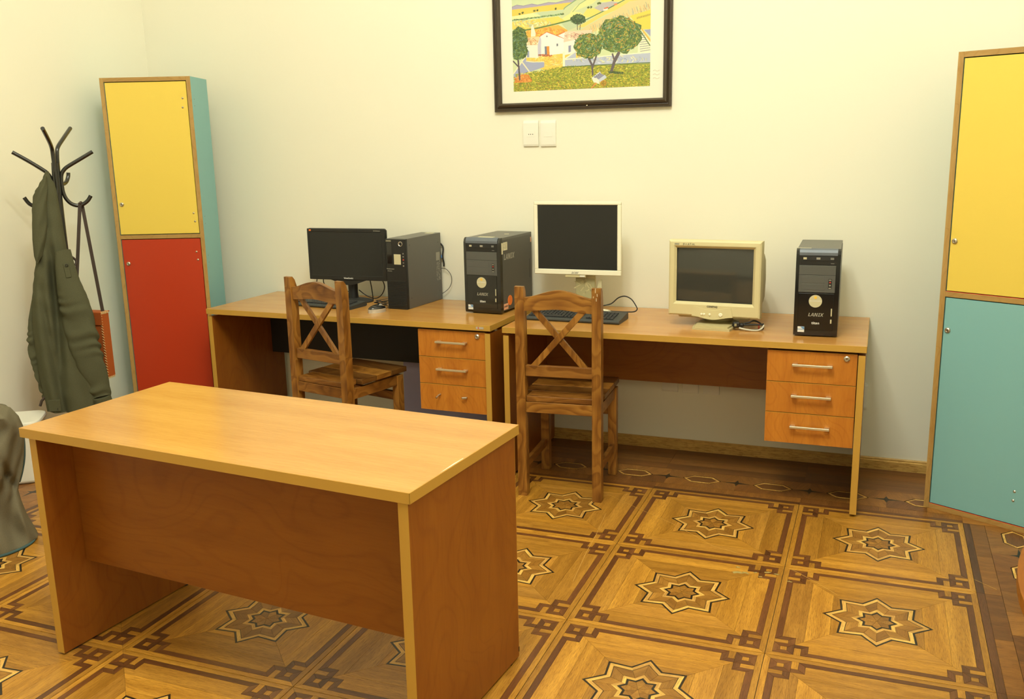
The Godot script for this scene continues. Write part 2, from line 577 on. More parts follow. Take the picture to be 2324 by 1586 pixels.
func piece_geometry(g: G, p: Dictionary, xf: Transform3D, shift: Vector2) -> void:
	var d: Vector2 = p.dir
	var dp := d.orthogonal()
	var uvf := Transform2D(Vector2(d.x * 1.7, dp.x * 3.0), Vector2(d.y * 1.7, dp.y * 3.0), shift)
	# panel plane (x, y) lies on the floor as (x, z): y of the polygon becomes z
	var lay := xf * Transform3D(Basis(Vector3(1, 0, 0), Vector3(0, 0, 1), Vector3(0, 1, 0)), Vector3(0, -0.003 + p.lift, 0))
	if p.has("ring"):
		var o: float = p.ring[0]
		var i: float = p.ring[1]
		for t in 16:
			var A: Vector2 = Vector2.from_angle(TAU * t / 16.0) * (1.0 if t % 2 == 0 else p.ring[2])
			var B: Vector2 = Vector2.from_angle(TAU * (t + 1) / 16.0) * (p.ring[2] if t % 2 == 0 else 1.0)
			var ps := []
			var us := []
			for q in [A * o, B * o, B * i, A * i]:
				ps.append(lay * Vector3(q.x, q.y, 0.003))
				us.append(uvf * q)
			g.face(ps, Vector3.UP, us)
	else:
		g.extr(p.poly, 0.003, lay, uvf)

func floor_mats() -> void:
	var base := {"oak": c8(208, 152, 58), "oak2": c8(198, 143, 52), "oak3": c8(203, 148, 60), "brown": c8(122, 76, 40), "brown2": c8(130, 84, 44), "brown3": c8(112, 70, 38), "maple": c8(250, 198, 106), "ebony": c8(46, 38, 28), "walnut": c8(174, 124, 50), "walnut2": c8(166, 117, 46), "walnut3": c8(180, 130, 54), "border": c8(156, 104, 44), "border2": c8(140, 90, 39), "border3": c8(172, 118, 54)}
	for k in base:
		for v in 3:
			var c: Color = base[k]
			var s: float = [1.0, 0.93, 1.05][v]
			var m := wood(Color(minf(c.r * s, 1.0), minf(c.g * s * [1.0, 0.99, 1.0][v], 1.0), c.b * s), "oak_h", 0.34, 1.0, Vector3(0.37 * v, 0.61 * v, 0), false)
			M["%s/%d" % [k, v]] = m

func build_floor() -> void:
	var g := G.new()
	g.bx(-3.4, 2.05, -0.12, -0.0031, -0.12, 7.72)
	var fl := struct("floor", g, mat(c8(60, 40, 22), 0.8))
	floor_mats()
	design_panel()
	# panels by how near they lie to the middle of the photograph's floor
	var panels := []
	for i in range(-4, 2):
		for j in range(0, 8):
			var c := Vector3(FX + (i + 0.5) * T, 0, FZ + (j + 0.5) * T)
			panels.append({"i": i, "j": j, "c": c, "key": absf(c.x - 0.55) * 0.9 + absf(c.z - 1.75) + (6.0 if j > 3 else 0.0)})
	panels.sort_custom(func(a, b): return a.key < b.key)
	var count := {}
	var cache := {}
	var rest := {}
	for pn in panels:
		rng.seed = 100 + pn.i * 37 + pn.j * 11
		var turn := rng.randi_range(0, 3)
		var xf := Transform3D(Basis(Vector3.UP, turn * PI / 2), pn.c)
		var node: Node3D = null
		var need := {}
		for p in pieces:
			need[p.name] = need.get(p.name, 0) + 1
		var single := {}
		for k in need:
			single[k] = count.get(k, 0) + need[k] <= 300
			if single[k]:
				count[k] = count.get(k, 0) + need[k]
		for pi in pieces.size():
			var p: Dictionary = pieces[pi]
			var v := rng.randi_range(0, 2)
			if single[p.name]:
				if node == null:
					node = Node3D.new()
					node.name = "parquet_panel"
					fl.add_child(node, true)
					node.transform = xf
				if not cache.has(pi):
					var gg := G.new()
					piece_geometry(gg, p, Transform3D(), Vector2(pi * 0.173, pi * 0.311))
					cache[pi] = gg.mesh(null)
				var o := MeshInstance3D.new()
				o.mesh = cache[pi]
				o.material_override = M["%s/%d" % [p.mat, v]]
				o.name = p.name
				node.add_child(o, true)
			else:
				var key := "%s/%d" % [p.mat, v]
				if not rest.has(p.name):
					rest[p.name] = {}
				if not rest[p.name].has(key):
					rest[p.name][key] = G.new()
				piece_geometry(rest[p.name][key], p, xf, Vector2(pi * 0.173, pi * 0.311))
	border(fl, rest)
	wear(fl)
	for nm in rest:
		var am := ArrayMesh.new()
		for key in rest[nm]:
			var one: ArrayMesh = rest[nm][key].mesh(null)
			am.add_surface_from_arrays(Mesh.PRIMITIVE_TRIANGLES, one.surface_get_arrays(0))
			am.surface_set_material(am.get_surface_count() - 1, M[key])
		var o := MeshInstance3D.new()
		o.mesh = am
		o.name = nm
		o.set_meta("kind", "stuff")
		fl.add_child(o, true)

func wear(fl: Node) -> void:
	# scratches in the varnish and a patch of spilt grey paint, as the photograph shows them
	var sm := mat(c8(214, 170, 92), 0.6)
	for pts in SCRATCHES:
		var g := G.new()
		for i in pts.size() - 1:
			var a := Vector3(pts[i][0], 0.0004, pts[i][1])
			var b := Vector3(pts[i + 1][0], 0.0004, pts[i + 1][1])
			g.box((a + b) / 2, Vector3(0.0011, 0.0004, a.distance_to(b) + 0.001), 0.0, Basis.looking_at(b - a, Vector3.UP))
		part(fl, "scratch", g, sm)
	var pm := mat(c8(166, 146, 84), 0.8)
	rng.seed = 12
	for c in PATCH:
		var poly := PackedVector2Array()
		for k in 14:
			var an := TAU * k / 14.0
			var r: float = c[2] * (0.25 + 0.75 * rng.randf())
			poly.append(Vector2(c[0] + cos(an) * r * 1.6, c[1] + sin(an) * r * 0.8))
		var g := G.new()
		g.extr(poly, 0.0005, Transform3D(Basis(Vector3(1, 0, 0), Vector3(0, 0, 1), Vector3(0, 1, 0)), Vector3(0, 0.0001, 0)))
		part(fl, "paint_spill", g, pm)

# border round the field: dark band, cross boards, a run of hexagons and four-pointed stars, plain boards to the wall
func border_piece(fl: Node, called: String, poly: PackedVector2Array, dir: Vector2, m: String, v: int, xf: Transform3D, far: bool, rest: Dictionary, lift := 0.0) -> void:
	var p := {"name": called, "poly": poly, "dir": dir, "mat": m, "lift": lift}
	if far:
		var key := "%s/%d" % [m, v]
		if not rest.has(called):
			rest[called] = {}
		if not rest[called].has(key):
			rest[called][key] = G.new()
		piece_geometry(rest[called][key], p, xf, Vector2(v * 0.4, v * 0.7))
	else:
		var g := G.new()
		piece_geometry(g, p, xf, Vector2(rng.randf(), rng.randf()))
		part(fl, called, g, M["%s/%d" % [m, v]])

func inset(p: PackedVector2Array, d: float) -> PackedVector2Array:
	var r := Geometry2D.offset_polygon(p, -d, Geometry2D.JOIN_MITER)
	return r[0] if r.size() else p

func border(fl: Node, rest: Dictionary) -> void:
	rng.seed = 77
	var x0 := FX - 4 * T
	var x1 := FX + 2 * T
	# [origin on the field's edge, yaw so that local x runs along the edge and local +y of the polygon (floor z) points outwards, length]
	var runs := [[Vector3(x1, 0, FZ), PI, 6 * T, false, 0.407], [Vector3(x1, 0, FZ + 8 * T), PI / 2, 8 * T, false, 0.64], [Vector3(x0, 0, FZ), -PI / 2, 8 * T, true, 0.45]]
	for r in runs:
		var xf := Transform3D(Basis(Vector3.UP, r[1]), r[0])
		var L: float = r[2]
		var far: bool = r[3]
		var ext := 0.60
		var d1 := 0.026
		var d2 := 0.082
		var d3 := 0.288
		var d4 := 0.61
		var nseg := int(L / T + 0.5)
		for s in nseg:
			var a := s * T
			var b := a + T
			border_piece(fl, "border_band", rect(a + 0.0004, 0.0006, b - 0.0004, d1 - 0.0004), Vector2(1, 0), ["brown", "brown3"][s % 2], s % 3, xf, far, rest)
			for t in 2:
				border_piece(fl, "cross_board", rect(a + t * T / 2 + 0.0003, d1 + 0.0003, a + (t + 1) * T / 2 - 0.0003, d2 - 0.001), Vector2(0, 1), ["border", "border", "border2"][(s + t * 2) % 3], rng.randi_range(0, 2), xf, far, rest)
			# hexagons (half a panel apart) with dark stars between them
			for t in range(-1 if s == 0 else 0, 2):
				var cx: float = a + (t + r[4]) * T / 2
				var sx := cx + T / 4
				var cy := 0.183
				var hx := PackedVector2Array([Vector2(cx - 0.092, cy), Vector2(cx - 0.048, cy - 0.047), Vector2(cx + 0.048, cy - 0.047), Vector2(cx + 0.092, cy), Vector2(cx + 0.048, cy + 0.047), Vector2(cx - 0.048, cy + 0.047)])
				var hi := inset(hx, 0.004)
				var hj := inset(hi, 0.009)
				var whole := cx > 0.08 and cx < L - 0.08
				for q in (6 if whole else 0):
					var q2 := (q + 1) % 6
					border_piece(fl, "hexagon_outline", PackedVector2Array([hx[q], hx[q2], hi[q2], hi[q]]), hx[q2] - hx[q], "ebony", q % 3, xf, far, rest)
					border_piece(fl, "hexagon_strip", PackedVector2Array([hi[q], hi[q2], hj[q2], hj[q]]), (hx[q2] - hx[q]).normalized(), "maple", q % 3, xf, far, rest)
				if whole:
					border_piece(fl, "hexagon_heart", inset(hj, 0.0015), Vector2(1, 0), "border2", absi(t), xf, far, rest)
				var st := PackedVector2Array()
				for q in 8:
					var rr: float = 0.013 if q % 2 else (0.068 if q % 4 == 2 else 0.040)
					var an := TAU * q / 8.0 + PI / 2
					st.append(Vector2(sx, cy) + Vector2(cos(an) * rr, sin(an) * rr))
				if sx > 0.05 and sx < L - 0.05:
					border_piece(fl, "border_star", st, Vector2(1, 0), "ebony", absi(t), xf, far, rest, 0.0001)
				# boards of the hexagon run, four leaves round each star, cut out round hexagons and stars
				for lf in 4:
					var sxn := 1.0 if lf % 2 == 0 else -1.0
					var y0 := d2 + 0.0004 if lf < 2 else cy + 0.0002
					var y1 := cy - 0.0002 if lf < 2 else d3 - 0.0004
					var leaf := rect(minf(sx, sx + sxn * T / 4) + 0.0002, y0, maxf(sx, sx + sxn * T / 4) - 0.0002, y1)
					var left := Array(Geometry2D.intersect_polygons(leaf, rect(0.0004, d2, L - 0.0004, d3)))
					var hxb := hx.duplicate()
					if sxn > 0:
						for q in 6:
							hxb[q] += Vector2(T / 2, 0)
					for cut in [hxb, st]:
						var nxt := []
						for l in left:
							for c in Geometry2D.clip_polygons(l, cut):
								if absf(area(c)) > 0.00005:
									nxt.append(c)
						left = nxt
					for l in left:
						border_piece(fl, "border_leaf", l, Vector2(sxn * 0.4, 1.0 if lf < 2 else -1.0).normalized(), ["border3", "border2", "border", "border3"][(lf + t + 4) % 4], (lf + s) % 3, xf, far, rest)
			# plain boards to the wall
			for t in 4:
				var ya := d3 + (d4 - d3) * t / 4.0
				var yb := d3 + (d4 - d3) * (t + 1) / 4.0
				border_piece(fl, "border_board", rect(a + 0.0004, ya + 0.0004, b - 0.0004, yb - 0.0004), Vector2(1, 0), ["border2", "border", "border2", "brown2"][t], (s + t) % 3, xf, far, rest)
	# corner fields, plain boards
	for cx in [x0 - 0.61, x1]:
		for t in 6:
			border_piece(fl, "corner_board", rect(cx + 0.0004, FZ - 0.61 + t * 0.1016 + 0.0004, cx + 0.6096, FZ - 0.61 + (t + 1) * 0.1016 - 0.0004), Vector2(1, 0), ["border", "border2", "border3"][t % 3], t % 3, Transform3D(), false, rest)

# ------------------------------------------------------------------ shell
func build_room() -> void:
	var X0 := -3.28
	var X1 := 1.93
	var ZF := 7.6
	var HC := 4.85
	var g := G.new()
	g.bx(X0 - 0.12, X1 + 0.12, -0.12, HC, -0.12, 0.0)
	struct("wall_back", g, M.wall)
	g = G.new()
	g.bx(X0 - 0.12, X0, -0.12, HC, -0.12, ZF + 0.12)
	struct("wall_left", g, M.wall)
	g = G.new()
	g.bx(X1, X1 + 0.12, -0.12, HC, -0.12, ZF + 0.12)
	struct("wall_right", g, M.wall)
	g = G.new()
	g.bx(X0 - 0.12, X1 + 0.12, -0.12, HC, ZF, ZF + 0.12)
	struct("wall_front", g, M.wall)
	g = G.new()
	g.bx(X0 - 0.12, X1 + 0.12, HC, HC + 0.12, -0.12, ZF + 0.12)
	struct("ceiling", g, M.ceiling)
	# skirting: a flat board with a small rounded lip
	var bm := wood(c8(232, 190, 108), "oak_h", 0.45, 1.2)
	var prof := PackedVector2Array([Vector2(0, 0), Vector2(0.016, 0), Vector2(0.016, 0.044), Vector2(0.011, 0.047), Vector2(0.011, 0.054), Vector2(0.007, 0.058), Vector2(0, 0.058)])
	g = G.new()
	g.extr(prof, X1 - X0, Transform3D(Basis(Vector3(0, 0, 1), Vector3.UP, Vector3(1, 0, 0)), Vector3(X0, 0, 0)))
	struct("baseboard_back", g, bm)
	g = G.new()
	g.extr(prof, ZF - 0.02, Transform3D(Basis(Vector3(1, 0, 0), Vector3.UP, Vector3(0, 0, 1)), Vector3(X0, 0, 0.017)))
	struct("baseboard_left", g, bm)
	g = G.new()
	g.extr(prof, ZF - 0.02, Transform3D(Basis(Vector3(-1, 0, 0), Vector3.UP, Vector3(0, 0, 1)), Vector3(X1, 0, 0.017)))
	struct("baseboard_right", g, bm)

func chandelier(at: Vector3, label: String) -> void:
	var t := thing("chandelier", label, "lamp", at)
	var g := G.new()
	g.lathe([Vector2(0, 0.70), Vector2(0.07, 0.70), Vector2(0.06, 0.66), Vector2(0.012, 0.64), Vector2(0.012, 0.08), Vector2(0.05, 0.05), Vector2(0.055, 0.0), Vector2(0.02, -0.05), Vector2(0, -0.06)], 20)
	part(t, "stem", g, M.brass)
	for k in 5:
		var a := TAU * k / 5.0 + 0.3
		var d := Vector3(cos(a), 0, sin(a))
		g = G.new()
		g.tube([d * 0.04, d * 0.2 + Vector3(0, -0.06, 0), d * 0.36 + Vector3(0, -0.02, 0), d * 0.42 + Vector3(0, 0.05, 0)], 0.009, 8)
		part(t, "arm", g, M.brass)
		var sp := SphereMesh.new()
		sp.radius = 0.09
		sp.height = 0.18
		sp.radial_segments = 24
		sp.rings = 12
		sp.material = M.globe
		var o := MeshInstance3D.new()
		o.mesh = sp
		o.name = "lamp_globe"
		t.add_child(o, true)
		o.position = d * 0.42 + Vector3(0, 0.14, 0)
		var l := OmniLight3D.new()
		l.name = "globe_light"
		l.light_color = c8(250, 255, 244)
		l.light_energy = LAMP
		l.light_size = 0.09
		l.omni_range = 14.0
		l.omni_attenuation = 2.0
		l.shadow_enabled = true
		o.add_child(l)


# ------------------------------------------------------------------ desks
func drawer_handle(parent: Node, c: Vector3, len: float) -> void:
	var g := G.new()
	g.box(c + Vector3(0, 0, 0.026), Vector3(len, 0.011, 0.009), 0.002)
	for s in [-1.0, 1.0]:
		g.box(c + Vector3(s * (len / 2 - 0.012), 0, 0.012), Vector3(0.022, 0.009, 0.024), 0.0015)
	part(parent, "handle", g, M.metal)

func lock(parent: Node, c: Vector3, r := 0.011) -> void:
	var xf := Transform3D(Basis(Vector3(1, 0, 0), PI / 2), c)
	var g := G.new()
	g.lathe([Vector2(0, 0.006), Vector2(r * 0.55, 0.006), Vector2(r * 0.62, 0.0085), Vector2(r, 0.005), Vector2(r * 1.08, 0)], 24, xf)
	var o := part(parent, "lock", g, M.steel)
	g = G.new()
	g.box(c + Vector3(0, 0, 0.0062), Vector3(r * 0.22, r * 0.8, 0.0012))
	part(o, "keyhole", g, M.dark_hole)

func desk_top(t: Node, W: float, D: float, H: float, th: float, m: Material) -> void:
	var g := G.new()
	g.bx(-W / 2 + 0.0015, W / 2 - 0.0015, H - th, H, -D / 2 + 0.0015, D / 2 - 0.0015, 0.0008)
	part(t, "tabletop", g, m)
	g = G.new()
	for e in [[-W / 2, W / 2, D / 2 - 0.0018, D / 2], [-W / 2, W / 2, -D / 2, -D / 2 + 0.0018], [-W / 2, -W / 2 + 0.0018, -D / 2, D / 2], [W / 2 - 0.0018, W / 2, -D / 2, D / 2]]:
		g = G.new()
		g.bx(e[0], e[1], H - th - 0.0003, H - 0.0004, e[2], e[3], 0.0006)
		part(t, "edge_band", g, M.edge)

func side_panel(t: Node, x: float, th: float, y0: float, y1: float, z0: float, z1: float) -> void:
	var g := G.new()
	g.bx(x - th / 2, x + th / 2, y0, y1, z0 + 0.0015, z1 - 0.0015, 0.0006)
	var o := part(t, "side_panel", g, M.panel)
	for z in [z1 - 0.0018, z0]:
		g = G.new()
		g.bx(x - th / 2, x + th / 2, y0, y1, z, z + 0.0018, 0.0006)
		part(o, "edge_band", g, M.edge)
	for z in [z0 + 0.05, z1 - 0.05]:
		g = G.new()
		g.lathe([Vector2(0, 0), Vector2(0.014, 0), Vector2(0.014, y0), Vector2(0, y0)], 12, Transform3D(Basis(), Vector3(x, 0, z)))
		part(o, "glide_foot", g, M.black_soft)

func wall_desk(called: String, label: String, at: Vector3, yaw: float, W: float, D: float, H: float, black_panel: bool, broken: bool, tm: Material) -> Node3D:
	var t := thing(called, label, "desk", at, yaw, "computer desks along the wall")
	var th := 0.028
	desk_top(t, W, D, H, th, tm)
	var pt := 0.028
	var gap := 0.013
	var py := H - th - gap
	side_panel(t, -W / 2 + pt / 2 + 0.004, pt, 0.012, py, -D / 2 + 0.02, D / 2 - 0.004)
	side_panel(t, W / 2 - pt / 2 - 0.004, pt, 0.012, py, -D / 2 + 0.02, D / 2 - 0.004)
	var g := G.new()
	for x in [-W / 2 + 0.018, W / 2 - 0.018]:
		for z in [-D / 2 + 0.10, D / 2 - 0.10]:
			g = G.new()
			g.lathe([Vector2(0.012, 0), Vector2(0.012, gap + 0.001)], 12, Transform3D(Basis(), Vector3(x, py - 0.0005, z)))
			part(t, "spacer", g, M.steel)
	# modesty panel near the back
	g = G.new()
	g.bx(-W / 2 + pt + 0.005, W / 2 - pt - 0.005, 0.395 if not black_panel else 0.415, py + 0.0, -D / 2 + 0.115, -D / 2 + 0.133, 0.0006)
	part(t, "modesty_panel", g, M.black_board if black_panel else M.panel_h)
	# drawer unit on the right
	var x1 := W / 2 - pt - 0.007
	var x0 := x1 - 0.366
	var y1 := py + 0.002
	var y0 := y1 - 0.412
	g = G.new()
	g.bx(x0 + 0.002, x1 - 0.002, y0 + 0.004, y1 - 0.004, D / 2 - 0.50, D / 2 - 0.036, 0.0006)
	part(t, "drawer_box", g, M.panel)
	var dh := (y1 - y0) / 3.0
	for k in 3:
		g = G.new()
		var ya := y1 - dh * (k + 1) + 0.0012
		var yb := y1 - dh * k - 0.0012
		g.bx(x0, x1, ya, yb, D / 2 - 0.034, D / 2 - 0.016, 0.0007)
		var dr := part(t, "drawer", g, [M.drawer, M.drawer2][k % 2])
		var eb := G.new()
		eb.bx(x0, x1, yb - 0.0012, yb + 0.0001, D / 2 - 0.034, D / 2 - 0.0159)
		part(dr, "edge_band", eb, M.edge)
		var c := Vector3((x0 + x1) / 2 + 0.005, (ya + yb) / 2 + 0.012, D / 2 - 0.016)
		if broken and k == 2:
			# the bar is gone: two posts remain, one bent, one swung round
			var hb := G.new()
			hb.tube([c + Vector3(-0.076, 0.004, 0), c + Vector3(-0.078, 0.003, 0.016), c + Vector3(-0.083, -0.006, 0.034)], 0.0045, 8)
			part(dr, "handle_post", hb, M.steel)
			hb = G.new()
			hb.box(c + Vector3(0.062, 0.0, 0.014), Vector3(0.026, 0.010, 0.012), 0.002, Basis(Vector3.UP, 0.5))
			hb.rod(c + Vector3(0.070, 0, 0), c + Vector3(0.070, 0, 0.014), 0.004, 8)
			part(dr, "handle_post", hb, M.steel)
		else:
			drawer_handle(dr, c, 0.165)
		if k == 0:
			lock(dr, Vector3(x1 - 0.042, yb - 0.020, D / 2 - 0.016), 0.012)
	return t

func build_desks() -> void:
	var t := wall_desk("computer_desk", "honey wood computer desk with black back panel and a broken bottom drawer handle", Vector3(-1.612, 0, 0.356), deg_to_rad(-1.6), 1.70, 0.640, 0.760, true, true, M.top)
	var g := G.new()
	g.box(Vector3(0.85 - 0.055, 0.746, 0.3206), Vector3(0.040, 0.011, 0.001))
	var lb := part(t, "maker_label", g, M.silver)
	g = G.new()
	g.box(Vector3(0.85 - 0.062, 0.746, 0.3212), Vector3(0.005, 0.0085, 0.0006))
	part(lb, "red_mark", g, M.red_line)
	wall_desk("computer_desk", "honey wood computer desk with brown back panel and three whole drawer handles", Vector3(0.0985, 0, 0.348), 0.0, 1.628, 0.685, 0.755, false, false, M.top2)
	# the plain desk in front
	var W := 1.432
	var D := 0.620
	var H := 0.775
	var d := thing("work_desk", "plain honey wood desk without drawers, standing alone on the star parquet", "desk", Vector3(-0.794, 0, 2.451), deg_to_rad(-4.9))
	desk_top(d, W, D, H, 0.030, M.top)
	side_panel(d, -W / 2 + 0.040, 0.030, 0.006, H - 0.0303, -D / 2 + 0.012, D / 2 - 0.012)
	side_panel(d, W / 2 - 0.024, 0.030, 0.006, H - 0.0303, -D / 2 + 0.012, D / 2 - 0.004)
	g = G.new()
	g.bx(-W / 2 + 0.056, W / 2 - 0.040, 0.285, H - 0.0303, D / 2 - 0.155, D / 2 - 0.137, 0.0006)
	part(d, "modesty_panel", g, M.panel_h)
	# chipped veneer along the right edge of the top
	g = G.new()
	g.extr(PackedVector2Array([Vector2(0, 0), Vector2(0.085, 0.003), Vector2(0.13, 0.0005), Vector2(0.13, -0.0012), Vector2(0.06, -0.002)]), 0.0005, Transform3D(Basis(Vector3(0, 0, -1), Vector3(-1, 0, 0), Vector3(0, 1, 0)), Vector3(W / 2 - 0.0045, H, 0.16)))
	part(d, "veneer_chip", g, M.sticker_paper, "pale chip along the edge of the top")
	g = G.new()
	g.box(Vector3(W / 2 - 0.024 , 0.03, -D / 2 + 0.013), Vector3(0.031, 0.018, 0.006), 0.001)
	part(d, "chipped_corner", g, M.dark_hole)

# ------------------------------------------------------------------ chairs (local: the back faces +z, the seat runs to -z)
func make_chair(called: String, label: String, at: Vector3, yaw: float, pv: Material, ph: Material) -> Node3D:
	var t := thing(called, label, "chair", at, yaw, "rustic wooden chairs at the computer desks")
	var px := 0.176
	for s in [-1.0, 1.0]:
		var g := G.new()
		# back post: straight, with the top cut off at a slope on the seat side
		var pw := 0.021
		g.extr(PackedVector2Array([Vector2(-0.024, 0), Vector2(0.022, 0), Vector2(0.022, 0.984), Vector2(0.004, 0.985), Vector2(-0.010, 0.968), Vector2(-0.024, 0.925)]), pw * 2, Transform3D(Basis(Vector3(0, 0, 1), Vector3.UP, Vector3(1, 0, 0)), Vector3(s * px - pw, 0, 0)))
		part(t, "back_post", g, pv if s < 0 else M.pine_v2)
		g = G.new()
		g.box(Vector3(s * (px - 0.006), 0.222, -0.372), Vector3(0.042, 0.444, 0.042), 0.002)
		part(t, "front_leg", g, M.pine_v2 if s < 0 else pv)
		g = G.new()
		g.box(Vector3(s * (px - 0.004), 0.142, -0.186), Vector3(0.020, 0.040, 0.33), 0.002)
		part(t, "stretcher", g, M.pine_h2)
		g = G.new()
		g.box(Vector3(s * (px - 0.004), 0.418, -0.186), Vector3(0.022, 0.052, 0.33), 0.002)
		part(t, "apron", g, M.pine_h2)
	# arched top rail
	var g := G.new()
	var top := PackedVector2Array()
	var w := px - 0.021
	for k in 25:
		var u := k / 24.0 * 2.0 - 1.0
		top.append(Vector2(u * w, 0.934 + 0.034 * pow(0.5 + 0.5 * cos(u * PI), 0.85)))
	for k in 13:
		var u := 1.0 - k / 12.0 * 2.0
		top.append(Vector2(u * w, 0.878 + 0.006 * cos(u * PI) - 0.002 * u))
	g.extr(top, 0.026, Transform3D(Basis(), Vector3(0, 0, -0.012)))
	part(t, "top_rail", g, ph)
	g = G.new()
	g.box(Vector3(0, 0.599, 0.0), Vector3(w * 2, 0.050, 0.026), 0.002)
	part(t, "mid_rail", g, M.pine_h2)
	g = G.new()
	g.box(Vector3(0, 0.429, 0.004), Vector3(w * 2, 0.050, 0.026), 0.002)
	part(t, "back_apron", g, ph)
	g = G.new()
	g.box(Vector3(0, 0.418, -0.372), Vector3(w * 2, 0.052, 0.022), 0.002)
	part(t, "front_apron", g, M.pine_h2)
	g = G.new()
	g.box(Vector3(0, 0.330, -0.372), Vector3(w * 2, 0.046, 0.022), 0.002)
	part(t, "front_stretcher", g, M.pine_h2)
	# crossed slats: one in front of the other
	for s in [-1.0, 1.0]:
		g = G.new()
		var a := Vector3(s * 0.118, 0.885, 0.003 if s > 0 else -0.004)
		var b := Vector3(-s * 0.118, 0.618, 0.003 if s > 0 else -0.004)
		var dv := (b - a).normalized()
		g.box((a + b) / 2, Vector3(0.028, a.distance_to(b) + 0.01, 0.014), 0.0015, Basis(dv.cross(Vector3(0, 0, 1)).normalized(), dv, Vector3(0, 0, 1)))
		part(t, "cross_slat", g, [M.pine_v, M.pine_v2][0 if s > 0 else 1])
	# seat of four boards
	var zs := [0.012, -0.088, -0.195, -0.305, -0.425]
	for k in 4:
		g = G.new()
		var hw := px + 0.014 if k else w - 0.001
		g.bx(-hw, hw, 0.4545, 0.4815, zs[k + 1] + 0.001, zs[k] - 0.001, 0.003)
		part(t, "seat_board", g, [M.pine_h2, M.pine_seat, M.pine_h, M.pine_seat][k])
	return t

func build_chairs() -> void:
	make_chair("wooden_chair", "rustic wooden chair with arched back at the desk with the black monitor, standing askew", Vector3(-1.615, 0, 0.875), deg_to_rad(-13.6), M.pine_v, M.pine_h2)
	var t := make_chair("wooden_chair", "rustic wooden chair with arched back before the white flat monitor, one post top chipped", Vector3(-0.375, 0, 0.856), deg_to_rad(3.6), M.pine_v, M.pine_h)
	var g := G.new()
	for p in [[0.172, 0.975, 0.02], [0.180, 0.955, 0.012], [0.163, 0.946, 0.008], [0.176, 0.935, 0.014]]:
		g.box(Vector3(p[0], p[1], 0.0222), Vector3(p[2], 0.003, 0.0008), 0.0, Basis(Vector3(0, 0, 1), p[0] * 9.0))
	part(t, "chipped_paint", g, M.pine_worn, "pale chips on the post top")

# ------------------------------------------------------------------ lockers (local: front faces +z, origin at the middle of the front foot)
func locker(label: String, at: Vector3, yaw: float, W: float, D: float, H: float, split: float, low: Material, locks: Array, rivets: Array, red_edge: bool) -> void:
	var t := thing("locker", label, "locker", at, yaw, "tall two-door lockers")
	var e := 0.022
	var g := G.new()
	g.bx(-W / 2 + 0.0012, W / 2 - 0.0012, 0.0, H, -D, -0.022)
	for s in [-1.0, 1.0]:
		g.bx(s * (W / 2 - 0.0012), s * (W / 2 - e), 0.0, H, -0.022, -0.004)
	for y in [[0.0, e], [split - e / 2, split + e / 2], [H - e, H]]:
		g.bx(-W / 2 + e, W / 2 - e, y[0], y[1], -0.022, -0.004)
	part(t, "carcass", g, M.blue)
	# front edges in wood tone
	for s in [-1.0, 1.0]:
		g = G.new()
		g.bx(s * W / 2, s * (W / 2 - e), 0.0, H, -0.004, 0.0, 0.0006)
		part(t, "front_edge", g, M.locker_edge)
	for y in [[0.0, e], [split - e / 2, split + e / 2], [H - e, H]]:
		g = G.new()
		g.bx(-W / 2 + e, W / 2 - e, y[0], y[1], -0.004, -0.0002, 0.0006)
		part(t, "cross_edge", g, M.locker_edge_h)
	if red_edge:
		for y in [e, split + e / 2]:
			g = G.new()
			g.bx(-W / 2 + e, W / 2 - e, y, y + 0.0016, -0.004, -0.0008)
			part(t, "trim_line", g, M.red_line)
	# dark sheet behind the doors, painting the shade in the gaps
	g = G.new()
	g.bx(-W / 2 + e, W / 2 - e, e, H - e, -0.0219, -0.0205)
	part(t, "gap_shade_sheet", g, M.dark_hole)
	var spans := [[split + e / 2 + 0.004, H - e - 0.004, M.yellow], [e + 0.004, split - e / 2 - 0.004, low]]
	for k in 2:
		g = G.new()
		g.bx(-W / 2 + e + 0.004, W / 2 - e - 0.004, spans[k][0], spans[k][1], -0.0195, -0.0012, 0.001)
		var o := part(t, "locker_door", g, spans[k][2])
		lock(o, Vector3(-W / 2 + e + locks[k][0], locks[k][1], -0.0012), 0.011)
		for r in rivets[k]:
			g = G.new()
			g.lathe([Vector2(0, 0.004), Vector2(0.003, 0.0032), Vector2(0.0056, 0.001), Vector2(0.006, 0)], 12, Transform3D(Basis(Vector3(1, 0, 0), PI / 2), Vector3(W / 2 - e - r[0], r[1], -0.0012)))
			part(o, "hinge_rivet", g, M.steel)
	for y in [H - 0.12, H - 0.155, H - 0.76, H - 0.80, H - 0.98, H - 1.02]:
		g = G.new()
		g.box(Vector3(W / 2 - 0.0008, y, -0.045), Vector3(0.0008, 0.005, 0.005))
		part(t, "screw_cap", g, M.grey_plastic)

func build_lockers() -> void:
	locker("tall narrow locker with yellow upper door and red lower door, beside the coat rack", Vector3(-2.843, 0, 0.527), atan2(0.180, 0.461), 0.494, 0.290, 2.0, 1.135, M.red, [[0.028, 1.318], [0.030, 0.985]], [[[0.028, 1.885], [0.032, 1.836], [0.026, 1.262], [0.022, 1.216]], [[0.030, 1.045], [0.026, 1.000], [0.026, 0.18], [0.026, 0.13]]], false)
	locker("tall locker with yellow upper door and blue green lower door, beside the drawers", Vector3(1.393, 0, 0.566), atan2(-0.118, 0.230), 0.47, 0.34, 1.925, 0.952, M.blue, [[0.022, 1.175], [0.022, 0.800]], [[[0.028, 1.80], [0.028, 1.76], [0.028, 1.10], [0.028, 1.06]], [[0.045, 0.88], [0.045, 0.84], [0.082, 0.168], [0.084, 0.128]]], true)

